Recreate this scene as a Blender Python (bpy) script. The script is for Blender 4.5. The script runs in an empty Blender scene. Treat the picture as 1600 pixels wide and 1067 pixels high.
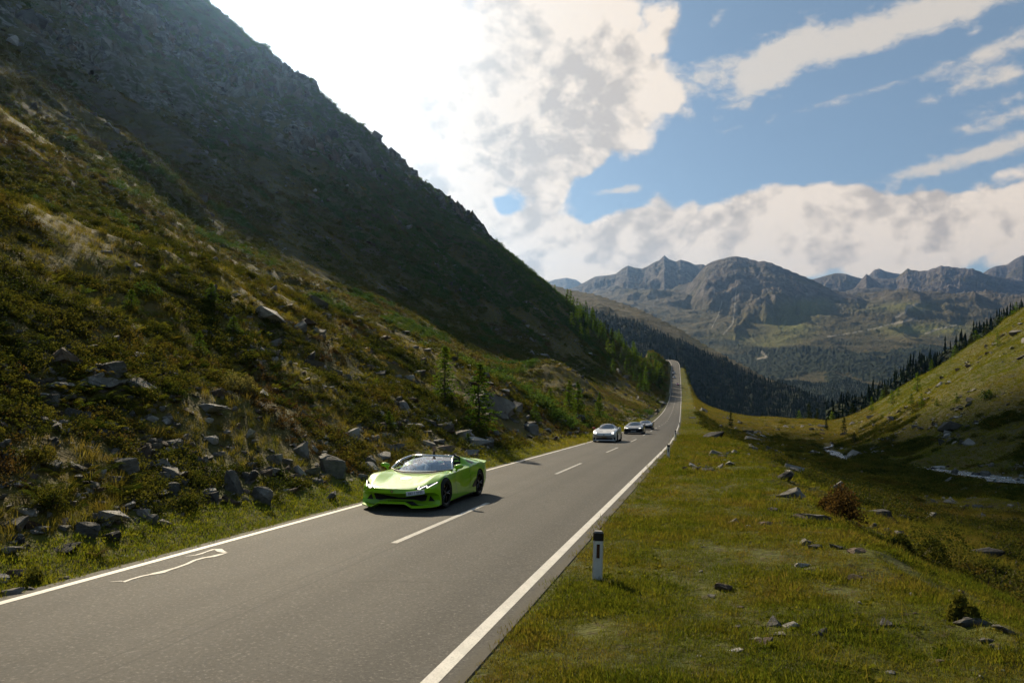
import bpy, bmesh, math, random
import numpy as np
from mathutils import Vector, Matrix, Euler
from mathutils.bvhtree import BVHTree

scene = bpy.context.scene
C = scene.collection
R = math.radians

# ------------------------------------------------------------------ camera
F = 1150.0                       # focal length in photo pixels (1600 wide)
cam_data = bpy.data.cameras.new("camera")
cam_data.sensor_width = 36.0
cam_data.lens = F / 1600.0 * 36.0
cam_data.clip_start = 0.1
cam_data.clip_end = 60000.0
cam = bpy.data.objects.new("camera", cam_data)
C.objects.link(cam)
cam.location = (0, 0, 0)
cam.rotation_euler = (R(90), 0, 0)
scene.camera = cam

# ------------------------------------------------------------------ view
scene.render.engine = 'CYCLES'
scene.view_settings.view_transform = 'Standard'
scene.view_settings.look = 'None'
scene.view_settings.gamma = 1.0
scene.view_settings.use_curve_mapping = False
scene.view_settings.exposure = 0.55
cy = scene.cycles
cy.use_denoising = True
cy.max_bounces = 6
cy.diffuse_bounces = 2
cy.glossy_bounces = 3
cy.transmission_bounces = 4
cy.transparent_max_bounces = 8
cy.volume_bounces = 0
cy.use_adaptive_sampling = True
cy.adaptive_threshold = 0.02
cy.sample_clamp_indirect = 4.0
cy.caustics_reflective = False
cy.caustics_refractive = False

# ------------------------------------------------------------------ sun and sky
SUN_DIR = Vector((-450.0 / F, 1.0, 645.0 / F)).normalized()
SUN_EL = math.asin(SUN_DIR.z)
SUN_AZ = math.atan2(SUN_DIR.x, SUN_DIR.y)
sun_data = bpy.data.lights.new("sun", 'SUN')
sun_data.energy = 5.0
sun_data.angle = R(0.53)
sun_data.color = (1.0, 0.85, 0.61)
sun = bpy.data.objects.new("sun", sun_data)
C.objects.link(sun)
sun.rotation_euler = SUN_DIR.to_track_quat('Z', 'Y').to_euler()


class NT:
    """small helper for building node trees"""
    def __init__(self, tree):
        self.t = tree
        self.n = tree.nodes
        self.l = tree.links

    def new(self, typ, **kw):
        nd = self.n.new(typ)
        for k, v in kw.items():
            setattr(nd, k, v)
        return nd

    def put(self, sock, v):
        if isinstance(v, bpy.types.NodeSocket):
            self.l.new(v, sock)
        elif v is not None:
            if hasattr(sock, 'default_value'):
                try:
                    sock.default_value = v
                except Exception:
                    sock.default_value = (*v, 1.0) if len(v) == 3 else v

    def math(self, op, a, b=None, c=None, clamp=False):
        nd = self.new('ShaderNodeMath', operation=op)
        nd.use_clamp = clamp
        self.put(nd.inputs[0], a)
        if b is not None: self.put(nd.inputs[1], b)
        if c is not None: self.put(nd.inputs[2], c)
        return nd.outputs[0]

    def vmath(self, op, a, b=None, scale=None):
        nd = self.new('ShaderNodeVectorMath', operation=op)
        self.put(nd.inputs[0], a)
        if b is not None: self.put(nd.inputs[1], b)
        if scale is not None: self.put(nd.inputs['Scale'], scale)
        return nd.outputs[1] if op in ('LENGTH', 'DOT_PRODUCT', 'DISTANCE') else nd.outputs[0]

    def noise(self, vec, scale, detail=4, rough=0.5, dist=0.0, col=False):
        nd = self.new('ShaderNodeTexNoise')
        self.put(nd.inputs['Vector'], vec)
        nd.inputs['Scale'].default_value = scale
        nd.inputs['Detail'].default_value = detail
        nd.inputs['Roughness'].default_value = rough
        nd.inputs['Distortion'].default_value = dist
        return nd.outputs['Color'] if col else nd.outputs['Fac']

    def voronoi(self, vec, scale, feature='F1', out='Distance'):
        nd = self.new('ShaderNodeTexVoronoi', feature=feature)
        self.put(nd.inputs['Vector'], vec)
        nd.inputs['Scale'].default_value = scale
        return nd.outputs[out]

    def step(self, v, lo, hi, a=0.0, b=1.0):
        nd = self.new('ShaderNodeMapRange', interpolation_type='SMOOTHSTEP')
        self.put(nd.inputs[0], v)
        nd.inputs[1].default_value = lo
        nd.inputs[2].default_value = hi
        nd.inputs[3].default_value = a
        nd.inputs[4].default_value = b
        return nd.outputs[0]

    def lin(self, v, lo, hi, a=0.0, b=1.0):
        nd = self.new('ShaderNodeMapRange')
        self.put(nd.inputs[0], v)
        nd.inputs[1].default_value = lo
        nd.inputs[2].default_value = hi
        nd.inputs[3].default_value = a
        nd.inputs[4].default_value = b
        return nd.outputs[0]

    def mix(self, fac, a, b, mode='MIX'):
        nd = self.new('ShaderNodeMix', data_type='RGBA', blend_type=mode)
        self.put(nd.inputs[0], fac)
        self.put(nd.inputs[6], a if isinstance(a, bpy.types.NodeSocket) else (*a, 1.0)[:4])
        self.put(nd.inputs[7], b if isinstance(b, bpy.types.NodeSocket) else (*b, 1.0)[:4])
        return nd.outputs[2]

    def bump(self, h, strength=0.5, dist=0.02):
        nd = self.new('ShaderNodeBump')
        self.put(nd.inputs['Height'], h)
        nd.inputs['Strength'].default_value = strength
        nd.inputs['Distance'].default_value = dist
        return nd.outputs[0]


def material(name):
    m = bpy.data.materials.new(name)
    m.use_nodes = True
    m.node_tree.nodes.clear()
    t = NT(m.node_tree)
    out = t.new('ShaderNodeOutputMaterial')
    return m, t, out


def principled(t, out, color, rough=0.6, metal=0.0, spec=0.5, normal=None, **kw):
    p = t.new('ShaderNodeBsdfPrincipled')
    t.put(p.inputs['Base Color'], color if isinstance(color, bpy.types.NodeSocket) else (*color, 1.0)[:4])
    t.put(p.inputs['Roughness'], rough)
    t.put(p.inputs['Metallic'], metal)
    t.put(p.inputs['Specular IOR Level'], spec)
    if normal is not None:
        t.put(p.inputs['Normal'], normal)
    for k, v in kw.items():
        t.put(p.inputs[k.replace('_', ' ')], v)
    t.l.new(p.outputs[0], out.inputs['Surface'])
    return p


def simple_mat(name, color, rough=0.6, metal=0.0, spec=0.5, wear=0.12, scale=18.0, **kw):
    m, t, out = material(name)
    co = t.new('ShaderNodeTexCoord').outputs['Object']
    n = t.noise(co, scale, 4, 0.6)
    v = t.lin(n, 0.3, 0.7, 1.0 - wear, 1.0 + wear)
    col = t.vmath('SCALE', (*color,), scale=v)
    principled(t, out, col, rough, metal, spec, **kw)
    return m


# world: Nishita sky with procedural clouds laid out by azimuth and elevation
world = bpy.data.worlds.new("World")
scene.world = world
world.use_nodes = True
world.node_tree.nodes.clear()
W = NT(world.node_tree)
wout = W.new('ShaderNodeOutputWorld')
bg = W.new('ShaderNodeBackground')
SKY_STRENGTH = 0.06
bg.inputs['Strength'].default_value = SKY_STRENGTH
sky = W.new('ShaderNodeTexSky', sky_type='NISHITA')
sky.sun_disc = False
sky.sun_elevation = SUN_EL
sky.sun_rotation = SUN_AZ
sky.altitude = 2200
sky.air_density = 1.0
sky.dust_density = 0.8
sky.ozone_density = 1.5


def azel(px, py):
    az = math.atan((px - 800.0) / F)
    el = math.atan((533.0 - py) / F * math.cos(az))
    return az, el


def build_clouds():
    tc = W.new('ShaderNodeTexCoord').outputs['Generated']
    sep = W.new('ShaderNodeSeparateXYZ')
    W.put(sep.inputs[0], tc)
    x, y, z = sep.outputs
    az = W.math('ARCTAN2', x, y)
    el = W.math('ARCSINE', z)

    def blob(px, py, wx, wy, rot=0.0, amp=1.0):
        a0, e0 = azel(px, py)
        da = W.math('SUBTRACT', az, a0)
        de = W.math('SUBTRACT', el, e0)
        c, s = math.cos(R(rot)), math.sin(R(rot))
        u = W.math('ADD', W.math('MULTIPLY', da, c * F / wx), W.math('MULTIPLY', de, s * F / wx))
        v = W.math('ADD', W.math('MULTIPLY', da, -s * F / wy), W.math('MULTIPLY', de, c * F / wy))
        q = W.math('ADD', W.math('MULTIPLY', u, u), W.math('MULTIPLY', v, v))
        return W.math('MULTIPLY', W.math('EXPONENT', W.math('MULTIPLY', q, -1.0)), amp)

    def total(blobs):
        acc = None
        for b in blobs:
            v = blob(*b)
            acc = v if acc is None else W.math('ADD', acc, v)
        return acc

    # cumulus masses (photo pixel centre, half sizes, tilt, amount)
    cov = total([
        (520, 90, 420, 330, -20, 1.3),
        (860, 50, 190, 190, 0, 1.2),
        (660, 240, 200, 120, 25, 1.0),
        (930, 175, 200, 80, 8, 0.75),
        (1125, 200, 62, 44, 0, 0.55),
        (800, 390, 230, 90, 0, 0.9),
        (1030, 385, 190, 66, 0, 1.1),
        (1220, 335, 150, 64, 10, 0.95),
        (1370, 318, 170, 76, 4, 1.0),
        (1530, 300, 60, 46, 0, 0.9),
        (1570, 350, 150, 34, 6, 0.85),
        (1400, 400, 400, 44, 0, 1.1),
        (2100, 330, 380, 90, 0, 0.9),
        (-300, 200, 300, 160, 0, 0.8),
    ])
    holes = total([
        (785, 318, 40, 28, -8, 1.5),
        (955, 300, 46, 34, 20, 1.4),
        (1095, 80, 50, 90, -30, 0.9),
        (1110, 262, 130, 40, 0, 1.1),
        (1380, 225, 300, 58, -8, 1.1),
        (1120, 325, 30, 20, 0, 0.3),
    ])
    cov = W.math('SUBTRACT', cov, holes)
    # the same broken cover goes on overhead and behind
    cov = W.math('ADD', cov, W.math('MULTIPLY', W.math('MAXIMUM', W.step(el, 0.42, 0.60), W.step(y, 0.45, 0.1)), 0.05))
    sq = W.vmath('MULTIPLY', tc, (1.0, 1.0, 1.25))
    n_big = W.noise(sq, 8.0, 7, 0.58, 0.15)
    n_off = W.noise(W.vmath('ADD', sq, tuple(SUN_DIR * 0.022)), 8.0, 5, 0.58, 0.15)
    def puffs(off, sc):
        q = W.vmath('ADD', sq, W.vmath('SCALE', W.noise(sq, 12.0, 3, 0.5, 0, True), scale=0.05))
        v = W.new('ShaderNodeTexVoronoi', feature='F1')
        W.put(v.inputs['Vector'], W.vmath('ADD', q, tuple(off)))
        v.inputs['Scale'].default_value = sc
        v.inputs['Detail'].default_value = 1.0
        v.inputs['Roughness'].default_value = 0.55
        return v.outputs['Distance']
    pf = puffs(Vector((0, 0, 0)), 15.0)
    pf2 = puffs(SUN_DIR * 0.016, 15.0)
    dens = W.math('ADD', cov, W.math('MULTIPLY', W.math('SUBTRACT', n_big, 0.5), 3.2))
    dens = W.math('ADD', dens, W.math('MULTIPLY', W.math('SUBTRACT', 0.42, pf), 0.95))
    mask = W.step(dens, 0.34, 0.80)
    # thin high streaks
    stc = total([
        (1205, 105, 90, 24, 40, 1.0),
        (1340, 52, 190, 24, 12, 1.0),
        (1500, 18, 150, 22, 10, 0.8),
        (1090, 115, 130, 26, 12, 0.62),
        (1570, 78, 80, 22, 14, 0.7),
        (1330, 152, 150, 9, 10, 0.55),
        (1560, 122, 110, 11, 9, 0.65),
        (1570, 182, 100, 12, 10, 0.65),
        (1590, 152, 80, 8, 9, 0.5),
        (1580, 225, 120, 13, 12, 0.7),
        (965, 297, 40, 7, 6, 0.9),
        (1120, 35, 24, 12, 60, 0.6),
        (1490, 252, 130, 14, 10, 0.6),
    ])
    st = W.vmath('MULTIPLY', tc, (1.0, 1.0, 1.9))
    ns = W.noise(st, 42.0, 6, 0.62, 0.3)
    ns2 = W.noise(st, 13.0, 5, 0.6, 0.2)
    sd = W.math('ADD', stc, W.math('ADD', W.math('MULTIPLY', W.math('SUBTRACT', ns, 0.5), 1.5), W.math('MULTIPLY', W.math('SUBTRACT', ns2, 0.5), 1.0)))
    smask = W.step(sd, 0.30, 1.05, 0.0, 0.95)
    # light on the clouds: brighter on the sun side, grey where thick
    relief = W.math('ADD', W.math('SUBTRACT', n_big, n_off), W.math('MULTIPLY', W.math('SUBTRACT', pf2, pf), 0.22))
    sdot = W.vmath('DOT_PRODUCT', tc, tuple(SUN_DIR))
    near_sun = W.step(sdot, 0.84, 0.995)
    n_lo = W.noise(W.vmath('ADD', sq, (3.1, 1.7, 0.4)), 5.0, 5, 0.5, 0.2)
    thick = W.step(W.math('ADD', W.math('MULTIPLY', dens, 0.16), n_lo), 0.56, 0.84)
    lit = W.math('ADD', 0.79, W.math('MULTIPLY', relief, 3.0))
    lit = W.math('SUBTRACT', lit, W.math('MULTIPLY', thick, 0.17))
    lit = W.math('ADD', lit, W.math('ADD', W.math('MULTIPLY', near_sun, 0.26), W.math('MULTIPLY', W.step(el, 0.24, 0.05), 0.30)))
    lit = W.math('MAXIMUM', lit, 0.58)
    lit = W.math('MINIMUM', lit, 0.93)
    ccol = W.mix(W.lin(lit, 0.40, 0.85), (0.96, 0.85, 0.755), (1.04, 0.885, 0.72))
    ccol = W.vmath('SCALE', ccol, scale=W.math('MULTIPLY', lit, 0.68 / SKY_STRENGTH))
    scol = tuple(v * 0.50 / SKY_STRENGTH for v in (1.0, 0.90, 0.78))
    pale = W.mix(0.42, sky.outputs[0], tuple(v / SKY_STRENGTH for v in (0.19, 0.27, 0.32)))
    skyc = W.mix(smask, pale, scol)
    # a bright veil of thin cloud in front of the sun
    veil = W.step(sdot, 0.92, 1.0)
    glow = tuple(v * 0.68 / SKY_STRENGTH for v in (1.04, 0.92, 0.80))
    c = W.mix(mask, skyc, ccol)
    c = W.mix(W.math('MULTIPLY', veil, 0.8), c, glow)
    W.put(bg.inputs['Color'], c)


build_clouds()
W.l.new(bg.outputs[0], wout.inputs['Surface'])


# ------------------------------------------------------------------ tagging and linking
def tag(o, label=None, cat=None, group=None, kind=None):
    if label: o['label'] = label
    if cat: o['category'] = cat
    if group: o['group'] = group
    if kind: o['kind'] = kind
    return o


def empty(name, loc=(0, 0, 0), rz=0.0):
    o = bpy.data.objects.new(name, None)
    o.empty_display_size = 0.2
    C.objects.link(o)
    o.location = loc
    o.rotation_euler = (0, 0, rz)
    return o


def link(name, mesh, parent=None, loc=None):
    o = bpy.data.objects.new(name, mesh)
    C.objects.link(o)
    if parent is not None:
        o.parent = parent
    if loc is not None:
        o.location = loc
    return o


def from_bm(name, bm, mat, parent=None, smooth=False, angle=None):
    me = bpy.data.meshes.new(name)
    bm.to_mesh(me)
    bm.free()
    for m in (mat if isinstance(mat, (list, tuple)) else [mat]):
        me.materials.append(m)
    if smooth:
        me.polygons.foreach_set('use_smooth', [True] * len(me.polygons))
        if angle:
            me.set_sharp_from_angle(angle=R(angle))
    return link(name, me, parent)


def from_data(name, verts, faces, mat, parent=None, smooth=False):
    me = bpy.data.meshes.new(name)
    me.from_pydata([tuple(v) for v in verts], [], [tuple(f) for f in faces])
    for m in (mat if isinstance(mat, (list, tuple)) else [mat]):
        me.materials.append(m)
    if smooth:
        me.polygons.foreach_set('use_smooth', [True] * len(me.polygons))
    me.update()
    return link(name, me, parent)


def copy_tree(o, parent=None):
    c = o.copy()
    C.objects.link(c)
    if parent is not None:
        c.parent = parent
    for ch in list(o.children):
        copy_tree(ch, c)
    return c

# ------------------------------------------------------------------ noise (numpy)
def _hash(ix, iy, seed):
    h = (ix.astype(np.int64) * 374761393 + iy.astype(np.int64) * 668265263 + seed * 974634777) & 0xFFFFFFFF
    h = ((h ^ (h >> 13)) * 1274126177) & 0xFFFFFFFF
    h = h ^ (h >> 16)
    return (h & 0xFFFF) / 65535.0


def vnoise(x, y, seed=0):
    x0 = np.floor(x); y0 = np.floor(y)
    fx = x - x0; fy = y - y0
    ux = fx * fx * fx * (fx * (fx * 6 - 15) + 10)
    uy = fy * fy * fy * (fy * (fy * 6 - 15) + 10)
    a = _hash(x0, y0, seed); b = _hash(x0 + 1, y0, seed)
    c = _hash(x0, y0 + 1, seed); d = _hash(x0 + 1, y0 + 1, seed)
    return (a + (b - a) * ux) * (1 - uy) + (c + (d - c) * ux) * uy


def fbm(x, y, octs=4, seed=0, gain=0.5):
    t = np.zeros_like(x); amp = 1.0; tot = 0.0
    ca, sa = math.cos(0.6), math.sin(0.6)
    for i in range(octs):
        t += amp * (vnoise(x, y, seed + i * 17) - 0.5)
        tot += amp
        x, y = (x * ca - y * sa) * 2.03 + 13.7, (x * sa + y * ca) * 2.03 + 7.1
        amp *= gain
    return t / tot * 2.0          # about -1..1


def ridged(x, y, octs=4, seed=0, gain=0.5):
    t = np.zeros_like(x); amp = 1.0; tot = 0.0
    ca, sa = math.cos(0.6), math.sin(0.6)
    for i in range(octs):
        n = 1.0 - np.abs(2.0 * vnoise(x, y, seed + i * 17) - 1.0)
        t += amp * n * n
        tot += amp
        x, y = (x * ca - y * sa) * 2.1 + 3.7, (x * sa + y * ca) * 2.1 + 9.1
        amp *= gain
    return t / tot


def sstep(v, lo, hi):
    t = np.clip((v - lo) / (hi - lo), 0, 1)
    return t * t * (3 - 2 * t)


def smooth_table(ys, vs, lo, hi, sigma, n=2000):
    g = np.linspace(lo, hi, n)
    v = np.interp(g, ys, vs)
    k = int(sigma * 3 / (g[1] - g[0])) + 1
    w = np.exp(-0.5 * (np.arange(-k, k + 1) * (g[1] - g[0]) / sigma) ** 2)
    w /= w.sum()
    lo_s = v[0] - (v[1] - v[0]) * np.arange(k, 0, -1)
    hi_s = v[-1] + (v[-1] - v[-2]) * np.arange(1, k + 1)
    v = np.convolve(np.concatenate([lo_s, v, hi_s]), w, 'valid')
    return g, v


# road centre line, measured along the valley axis Y
_RY = [-60, 0, 60, 110, 163, 234, 270, 360, 413, 480, 540, 565, 600, 640, 700]
_RX = [-21.0, -5.35, 10.2, 21.9, 34.2, 50.6, 58.9, 79.8, 92.0, 107.0, 120.0, 124.0, 124.5, 116.0, 85.0]
_RZ = [3.4, -2.28, -7.97, -12.7, -17.9, -22.9, -25.2, -29.0, -28.6, -24.2, -17.0, -14.4, -14.6, -17.0, -22.0]
_gx = smooth_table(_RY, _RX, -60, 700, 9.0)
_gz = smooth_table(_RY, _RZ, -60, 700, 14.0)


def road_x(Y): return np.interp(Y, *_gx)
def road_z(Y): return np.interp(Y, *_gz)


COSR = 0.970                     # cosine of the angle between road and Y axis
HALF = 2.95                      # centre to edge line (outer)
_SY = [-80, 0, 60, 105, 118, 170, 210, 270, 330, 375, 420, 500, 700]
_SX = [98, 88, 78, 72, 71, 77, 90, 118, 144, 158, 166, 185, 230]
_SZ = [-6, -11, -15.5, -19.8, -20.6, -27.2, -30.3, -33.5, -36.5, -39, -52, -90, -190]
_sx = smooth_table(_SY, _SX, -80, 700, 8.0)
_sz = smooth_table(_SY, _SZ, -80, 700, 6.0)


def stream_x(Y): return np.interp(Y, *_sx)
def stream_z(Y): return np.interp(Y, *_sz)


_LX = [-2000, -40, 40, 78, 94, 104, 114, 128, 140, 150, 158, 175, 235, 420, 2000]
_LY = [470, 465, 462, 472, 500, 555, 575, 515, 445, 400, 372, 352, 345, 335, 300]


def softplus(v, k):
    return k * np.logaddexp(0.0, v / k)


def terrain(X, Y, fine=True):
    """height of the ground; returns z and a dict of masks"""
    X = np.asarray(X, dtype=np.float64); Y = np.asarray(Y, dtype=np.float64)
    xc = road_x(Y)
    d = (X - xc) * COSR
    zr = road_z(Y + 0.252 * np.clip(d, -9, 9))      # square to the road, not to the valley axis
    L = np.maximum(-d - HALF - 0.35, 0.0)
    Rr = np.maximum(d - HALF - 0.30, 0.0)
    # ---- left wall
    conc = 0.80 * L - 0.55 * 60 * (1 - np.exp(-L / 60.0))
    strt = 0.845 * np.maximum(L - 1.0, 0)
    k = sstep(Y, 170, 420)
    hL = conc * (1 - k) + strt * k
    # near bank: a rocky spur with its own crest and a hollow behind
    Lc = np.interp(Y, [0, 30, 44, 55, 75, 100], [24, 20, 18.5, 12.5, 9, 8])
    A = np.interp(Y, [-40, 0, 30, 42, 54, 75, 95], [4.5, 4.8, 4.6, 4.4, 3.4, 2.0, 0.0])
    w = np.where(L < Lc, Lc * 0.62, 5.5)
    hL = hL + A * np.exp(-((L - Lc) / w) ** 2) * sstep(L, 0.6, 5.0)
    # knoll further down the road
    Xk = road_x(np.array([138.0]))[0] - 19.5
    hL = hL + 6.0 * np.exp(-(((X - Xk) / 9.0) ** 2 + ((Y - 138) / 16.0) ** 2))
    wl = sstep(L, 1.0, 26.0)
    wl2 = sstep(L, 0.7, 4.0)
    ang = 0.72
    ca, sa = math.cos(ang), math.sin(ang)
    U = X * ca + Y * sa; V = -X * sa + Y * ca
    big = fbm(X / 75.0, Y / 75.0, 3, 5)
    hL = hL + wl * sstep(L, 10, 90) * (7.0 * big)
    rough = fbm(U / 14.0, V / 26.0, 4, 11)
    hL = hL + wl * sstep(L, 18, 60) * 1.5 * rough
    zL = zr + hL
    crag_m = sstep(fbm(X / 60.0, Y / 90.0, 3, 71) + 0.55 * sstep(zL, 40, 110) - 0.10 * sstep(Y, 300, 430), 0.18, 0.62) * sstep(L, 60, 110)
    crag = ridged(U / 30.0, V / 55.0, 5, 23, 0.55)
    along = (X * 0.235 + Y) * 0.972
    warp = 14 * fbm(X / 35.0, Y / 35.0, 3, 25)
    rib = ridged((along + warp) / 34.0, L / 210.0, 4, 27, 0.55)
    rib2 = ridged((along + warp) / 11.0, L / 60.0, 3, 29, 0.5)
    gull = sstep(L, 55, 130) * (1 - 0.4 * sstep(Y, 330, 430))
    zL = zL + crag_m * (crag - 0.45) * 15.0 + gull * ((rib - 0.45) * 11.5 + (rib2 - 0.4) * 3.8)
    crag_m = np.clip(crag_m * 0.75 + gull * sstep(rib, 0.42, 0.70) * sstep(fbm(X / 50.0, Y / 50.0, 3, 73), -0.35, 0.2) * (1 - 0.6 * sstep(Y, 300, 400)), 0, 1)
    steps = fbm(X / 7.0, Y / 7.0, 4, 41)
    zL = zL + crag_m * steps * 2.2
    cap = np.maximum(0.478 * Y + 6.0, 46.0) + 5.0 * fbm(X / 40.0, Y / 40.0, 3, 9)
    zL = np.where(zL > cap - 8, cap - softplus(cap - zL, 5.0) * 1.0, zL) if False else np.minimum(zL, cap)
    # near bank hummocks
    hum = fbm(X / 3.2, Y / 3.2, 4, 3)
    hum2 = ridged(X / 5.0 + 0.3 * hum, Y / 5.0, 3, 33)
    near = 1 - sstep(np.hypot(X, Y), 120, 220)
    zL = zL + wl2 * near * (0.42 * hum + 0.55 * (hum2 - 0.4)) * sstep(L, 1.2, 7)
    # ---- right side
    zs = stream_z(Y)
    D = np.maximum(zr - zs, 0.5)
    Rs = np.maximum((stream_x(Y) - xc) * COSR - HALF - 0.3, 8.0)
    Re = np.interp(Y, [0, 20, 60, 110, 200, 300, 420, 520], [5.2, 4.8, 4.0, 3.6, 4.5, 5, 5, 3])
    Re = Re + 0.9 * fbm(X / 6.0 + 40, Y / 6.0, 3, 91)
    t = np.clip((Rr - Re) / np.maximum(Rs - Re - 2.5, 1), 0, 1)
    f1 = 1 - (1 - t) ** 3.6
    hR = -D * f1
    far = np.maximum(Rr - Rs - 3.0, 0)
    hill = (0.62 + 0.09 * sstep(Y, 200, 330)) * (far - 6 * (1 - np.exp(-far / 6.0)))
    hR = hR + hill
    wr = sstep(Rr, 1.0, 5.0)
    wr2 = sstep(t, 0.03, 0.3)
    sb = np.exp(-((Rr - Rs) / (3.4 + 3.6 * np.exp(-((Y - 112) / 11.0) ** 2))) ** 4)
    hR = hR - 0.6 * sb
    hR = hR + 0.10 * wr * fbm(X / 2.0, Y / 2.0, 3, 61) + 0.22 * wr * sstep(Rr, 1, 6) * (ridged(X / 3.4, Y / 3.4, 2, 67) - 0.4)
    hR = hR + wr2 * (1 - sb) * (1.5 * fbm(X / 16.0, Y / 16.0, 4, 51) + 0.45 * fbm(X / 4.0, Y / 4.0, 3, 57))
    hR = hR + sstep(far, 5, 50) * (5.5 * fbm(X / 55.0, Y / 55.0, 3, 77) + 1.3 * (ridged(X / 22.0, Y / 36.0, 3, 79) - 0.4))
    zR = zr + hR
    z = np.where(d < 0, zL, zR)
    # shoulder of the road: a few centimetres below the asphalt, which lies on its own sheet
    z = z - 0.015 + 0.015 * sstep(np.maximum(L, Rr), 0.05, 0.5)
    z = z - 0.02 * np.minimum(np.abs(d), 3.2) * (1 - sstep(np.maximum(L, Rr), 0.3, 1.5)) - 0.06 * (np.abs(d) < 2.9) - 0.22 * (np.abs(d) < 2.6)
    # drop into the big valley beyond the shoulder
    Yl = np.interp(X, _LX, _LY) + 6 * fbm(X / 25.0, Y / 400.0 + 3, 2, 15)
    z = z - 0.62 * softplus(Y - Yl, 7.0)
    z = np.maximum(z, -260 + 20 * big)
    return z, dict(L=L, R=Rr, crag=np.where(d < 0, crag_m, 0), t=np.where(d > 0, t, 0), far=np.where(d > 0, far, 0), d=d, sb=np.where(d > 0, sb, 0))


def ground_z(x, y):
    return float(terrain(np.array([x]), np.array([y]))[0][0])


def ground_at(px, py, ymin=4.0, ymax=600.0):
    """the point of the ground that the photo shows at a pixel"""
    ys = np.exp(np.linspace(math.log(ymin), math.log(ymax), 2500))
    xs = (px - 800.0) / F * ys
    zs = (533.0 - py) / F * ys
    g = terrain(xs, ys)[0]
    hit = np.nonzero(zs <= g)[0]
    i = hit[0] if len(hit) else len(ys) - 1
    return Vector((xs[i], ys[i], g[i]))


def grid_mesh(name, X, Y, Z, mat, attrs=None, wrap=False):
    nr, nc = X.shape
    co = np.stack([X, Y, Z], -1).reshape(-1, 3)
    i = np.arange(nr - 1)[:, None]; j = np.arange(nc - 1)[None, :]
    a = (i * nc + j).ravel()
    q = np.stack([a, a + 1, a + nc + 1, a + nc], -1)
    me = bpy.data.meshes.new(name)
    me.vertices.add(len(co)); me.vertices.foreach_set('co', co.ravel().astype(np.float32))
    me.loops.add(q.size); me.loops.foreach_set('vertex_index', q.ravel().astype(np.int32))
    me.polygons.add(len(q))
    me.polygons.foreach_set('loop_start', (np.arange(len(q)) * 4).astype(np.int32))
    me.polygons.foreach_set('use_smooth', np.ones(len(q), dtype=bool))
    me.update(calc_edges=True)
    for k, v in (attrs or {}).items():
        at = me.attributes.new(k, 'FLOAT', 'POINT')
        at.data.foreach_set('value', v.ravel().astype(np.float32))
    me.materials.append(mat)
    o = link(name, me)
    return o


# ------------------------------------------------------------------ ground materials
def terrain_material():
    m, t, out = material("alpine_ground")
    geo = t.new('ShaderNodeNewGeometry')
    pos = geo.outputs['Position']

    def at(n):
        a = t.new('ShaderNodeAttribute'); a.attribute_name = n
        return a.outputs['Fac']
    crag, turf, dry, heath = at('crag'), at('turf'), at('dry'), at('heath')
    n1 = t.noise(pos, 0.09, 5, 0.6)
    n2 = t.noise(pos, 0.9, 5, 0.65)
    n3 = t.noise(pos, 7.0, 4, 0.6)
    n4 = t.noise(pos, 0.30, 4, 0.6)
    # heath slope: dark green, brown and straw mixed
    c = t.mix(t.step(n2, 0.40, 0.62), (0.030, 0.036, 0.012), (0.085, 0.075, 0.022))
    c = t.mix(t.math('MULTIPLY', t.step(n1, 0.48, 0.66), 0.7), c, (0.088, 0.078, 0.024))
    c = t.mix(t.math('MULTIPLY', t.step(n4, 0.54, 0.70), 0.5), c, (0.060, 0.040, 0.018))
    c = t.mix(t.math('MULTIPLY', t.step(n3, 0.50, 0.70), 0.5), c, (0.025, 0.024, 0.012))
    # purple brown heather in streaks that follow the contours
    hs = t.noise(t.vmath('MULTIPLY', pos, (0.05, 0.02, 0.16)), 1.0, 5, 0.65, 0.5)
    c = t.mix(t.math('MULTIPLY', t.step(hs, 0.53, 0.60), t.math('MULTIPLY', heath, 0.75)), c, (0.070, 0.052, 0.044))
    # dry straw
    straw = t.mix(t.step(n2, 0.4, 0.65), (0.15, 0.105, 0.030), (0.085, 0.082, 0.018))
    c = t.mix(t.math('MULTIPLY', dry, t.step(t.math('ADD', n1, t.math('MULTIPLY', n3, 0.4)), 0.45, 0.72)), c, straw)
    # lush turf
    gr = t.mix(t.step(n2, 0.35, 0.65), (0.050, 0.058, 0.010), (0.088, 0.090, 0.014))
    gr = t.mix(t.math('MULTIPLY', t.step(n3, 0.50, 0.64), 0.75), gr, (0.060, 0.044, 0.022))
    c = t.mix(turf, c, gr)
    # rock
    sc = t.vmath('MULTIPLY', pos, (1.0, 1.0, 2.4))
    r1 = t.noise(sc, 0.35, 6, 0.65)
    r2 = t.voronoi(sc, 0.28)
    rk = t.mix(t.step(r1, 0.36, 0.64), (0.030, 0.030, 0.027), (0.19, 0.18, 0.16))
    rk = t.mix(t.step(n4, 0.47, 0.58), rk, (0.030, 0.040, 0.014))
    slope = t.new('ShaderNodeSeparateXYZ'); t.put(slope.inputs[0], geo.outputs['Normal'])
    steep = t.step(slope.outputs[2], 0.80, 0.62)
    rf = t.math('MULTIPLY', crag, t.step(t.math('ADD', t.math('MULTIPLY', steep, 0.35), r1), 0.58, 0.68))
    c = t.mix(rf, c, rk)
    # scree patches
    scr = t.math('MULTIPLY', t.step(t.noise(pos, 0.05, 5, 0.7), 0.60, 0.66), t.step(n3, 0.5, 0.56))
    c = t.mix(t.math('MULTIPLY', scr, at('scree')), c, (0.20, 0.185, 0.165))
    h = t.math('ADD', t.math('MULTIPLY', n2, 0.5), t.math('MULTIPLY', n3, 0.16))
    b = t.bump(h, 0.85, 0.5)
    principled(t, out, c, 0.95, 0, 0.15, b)
    return m


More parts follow.
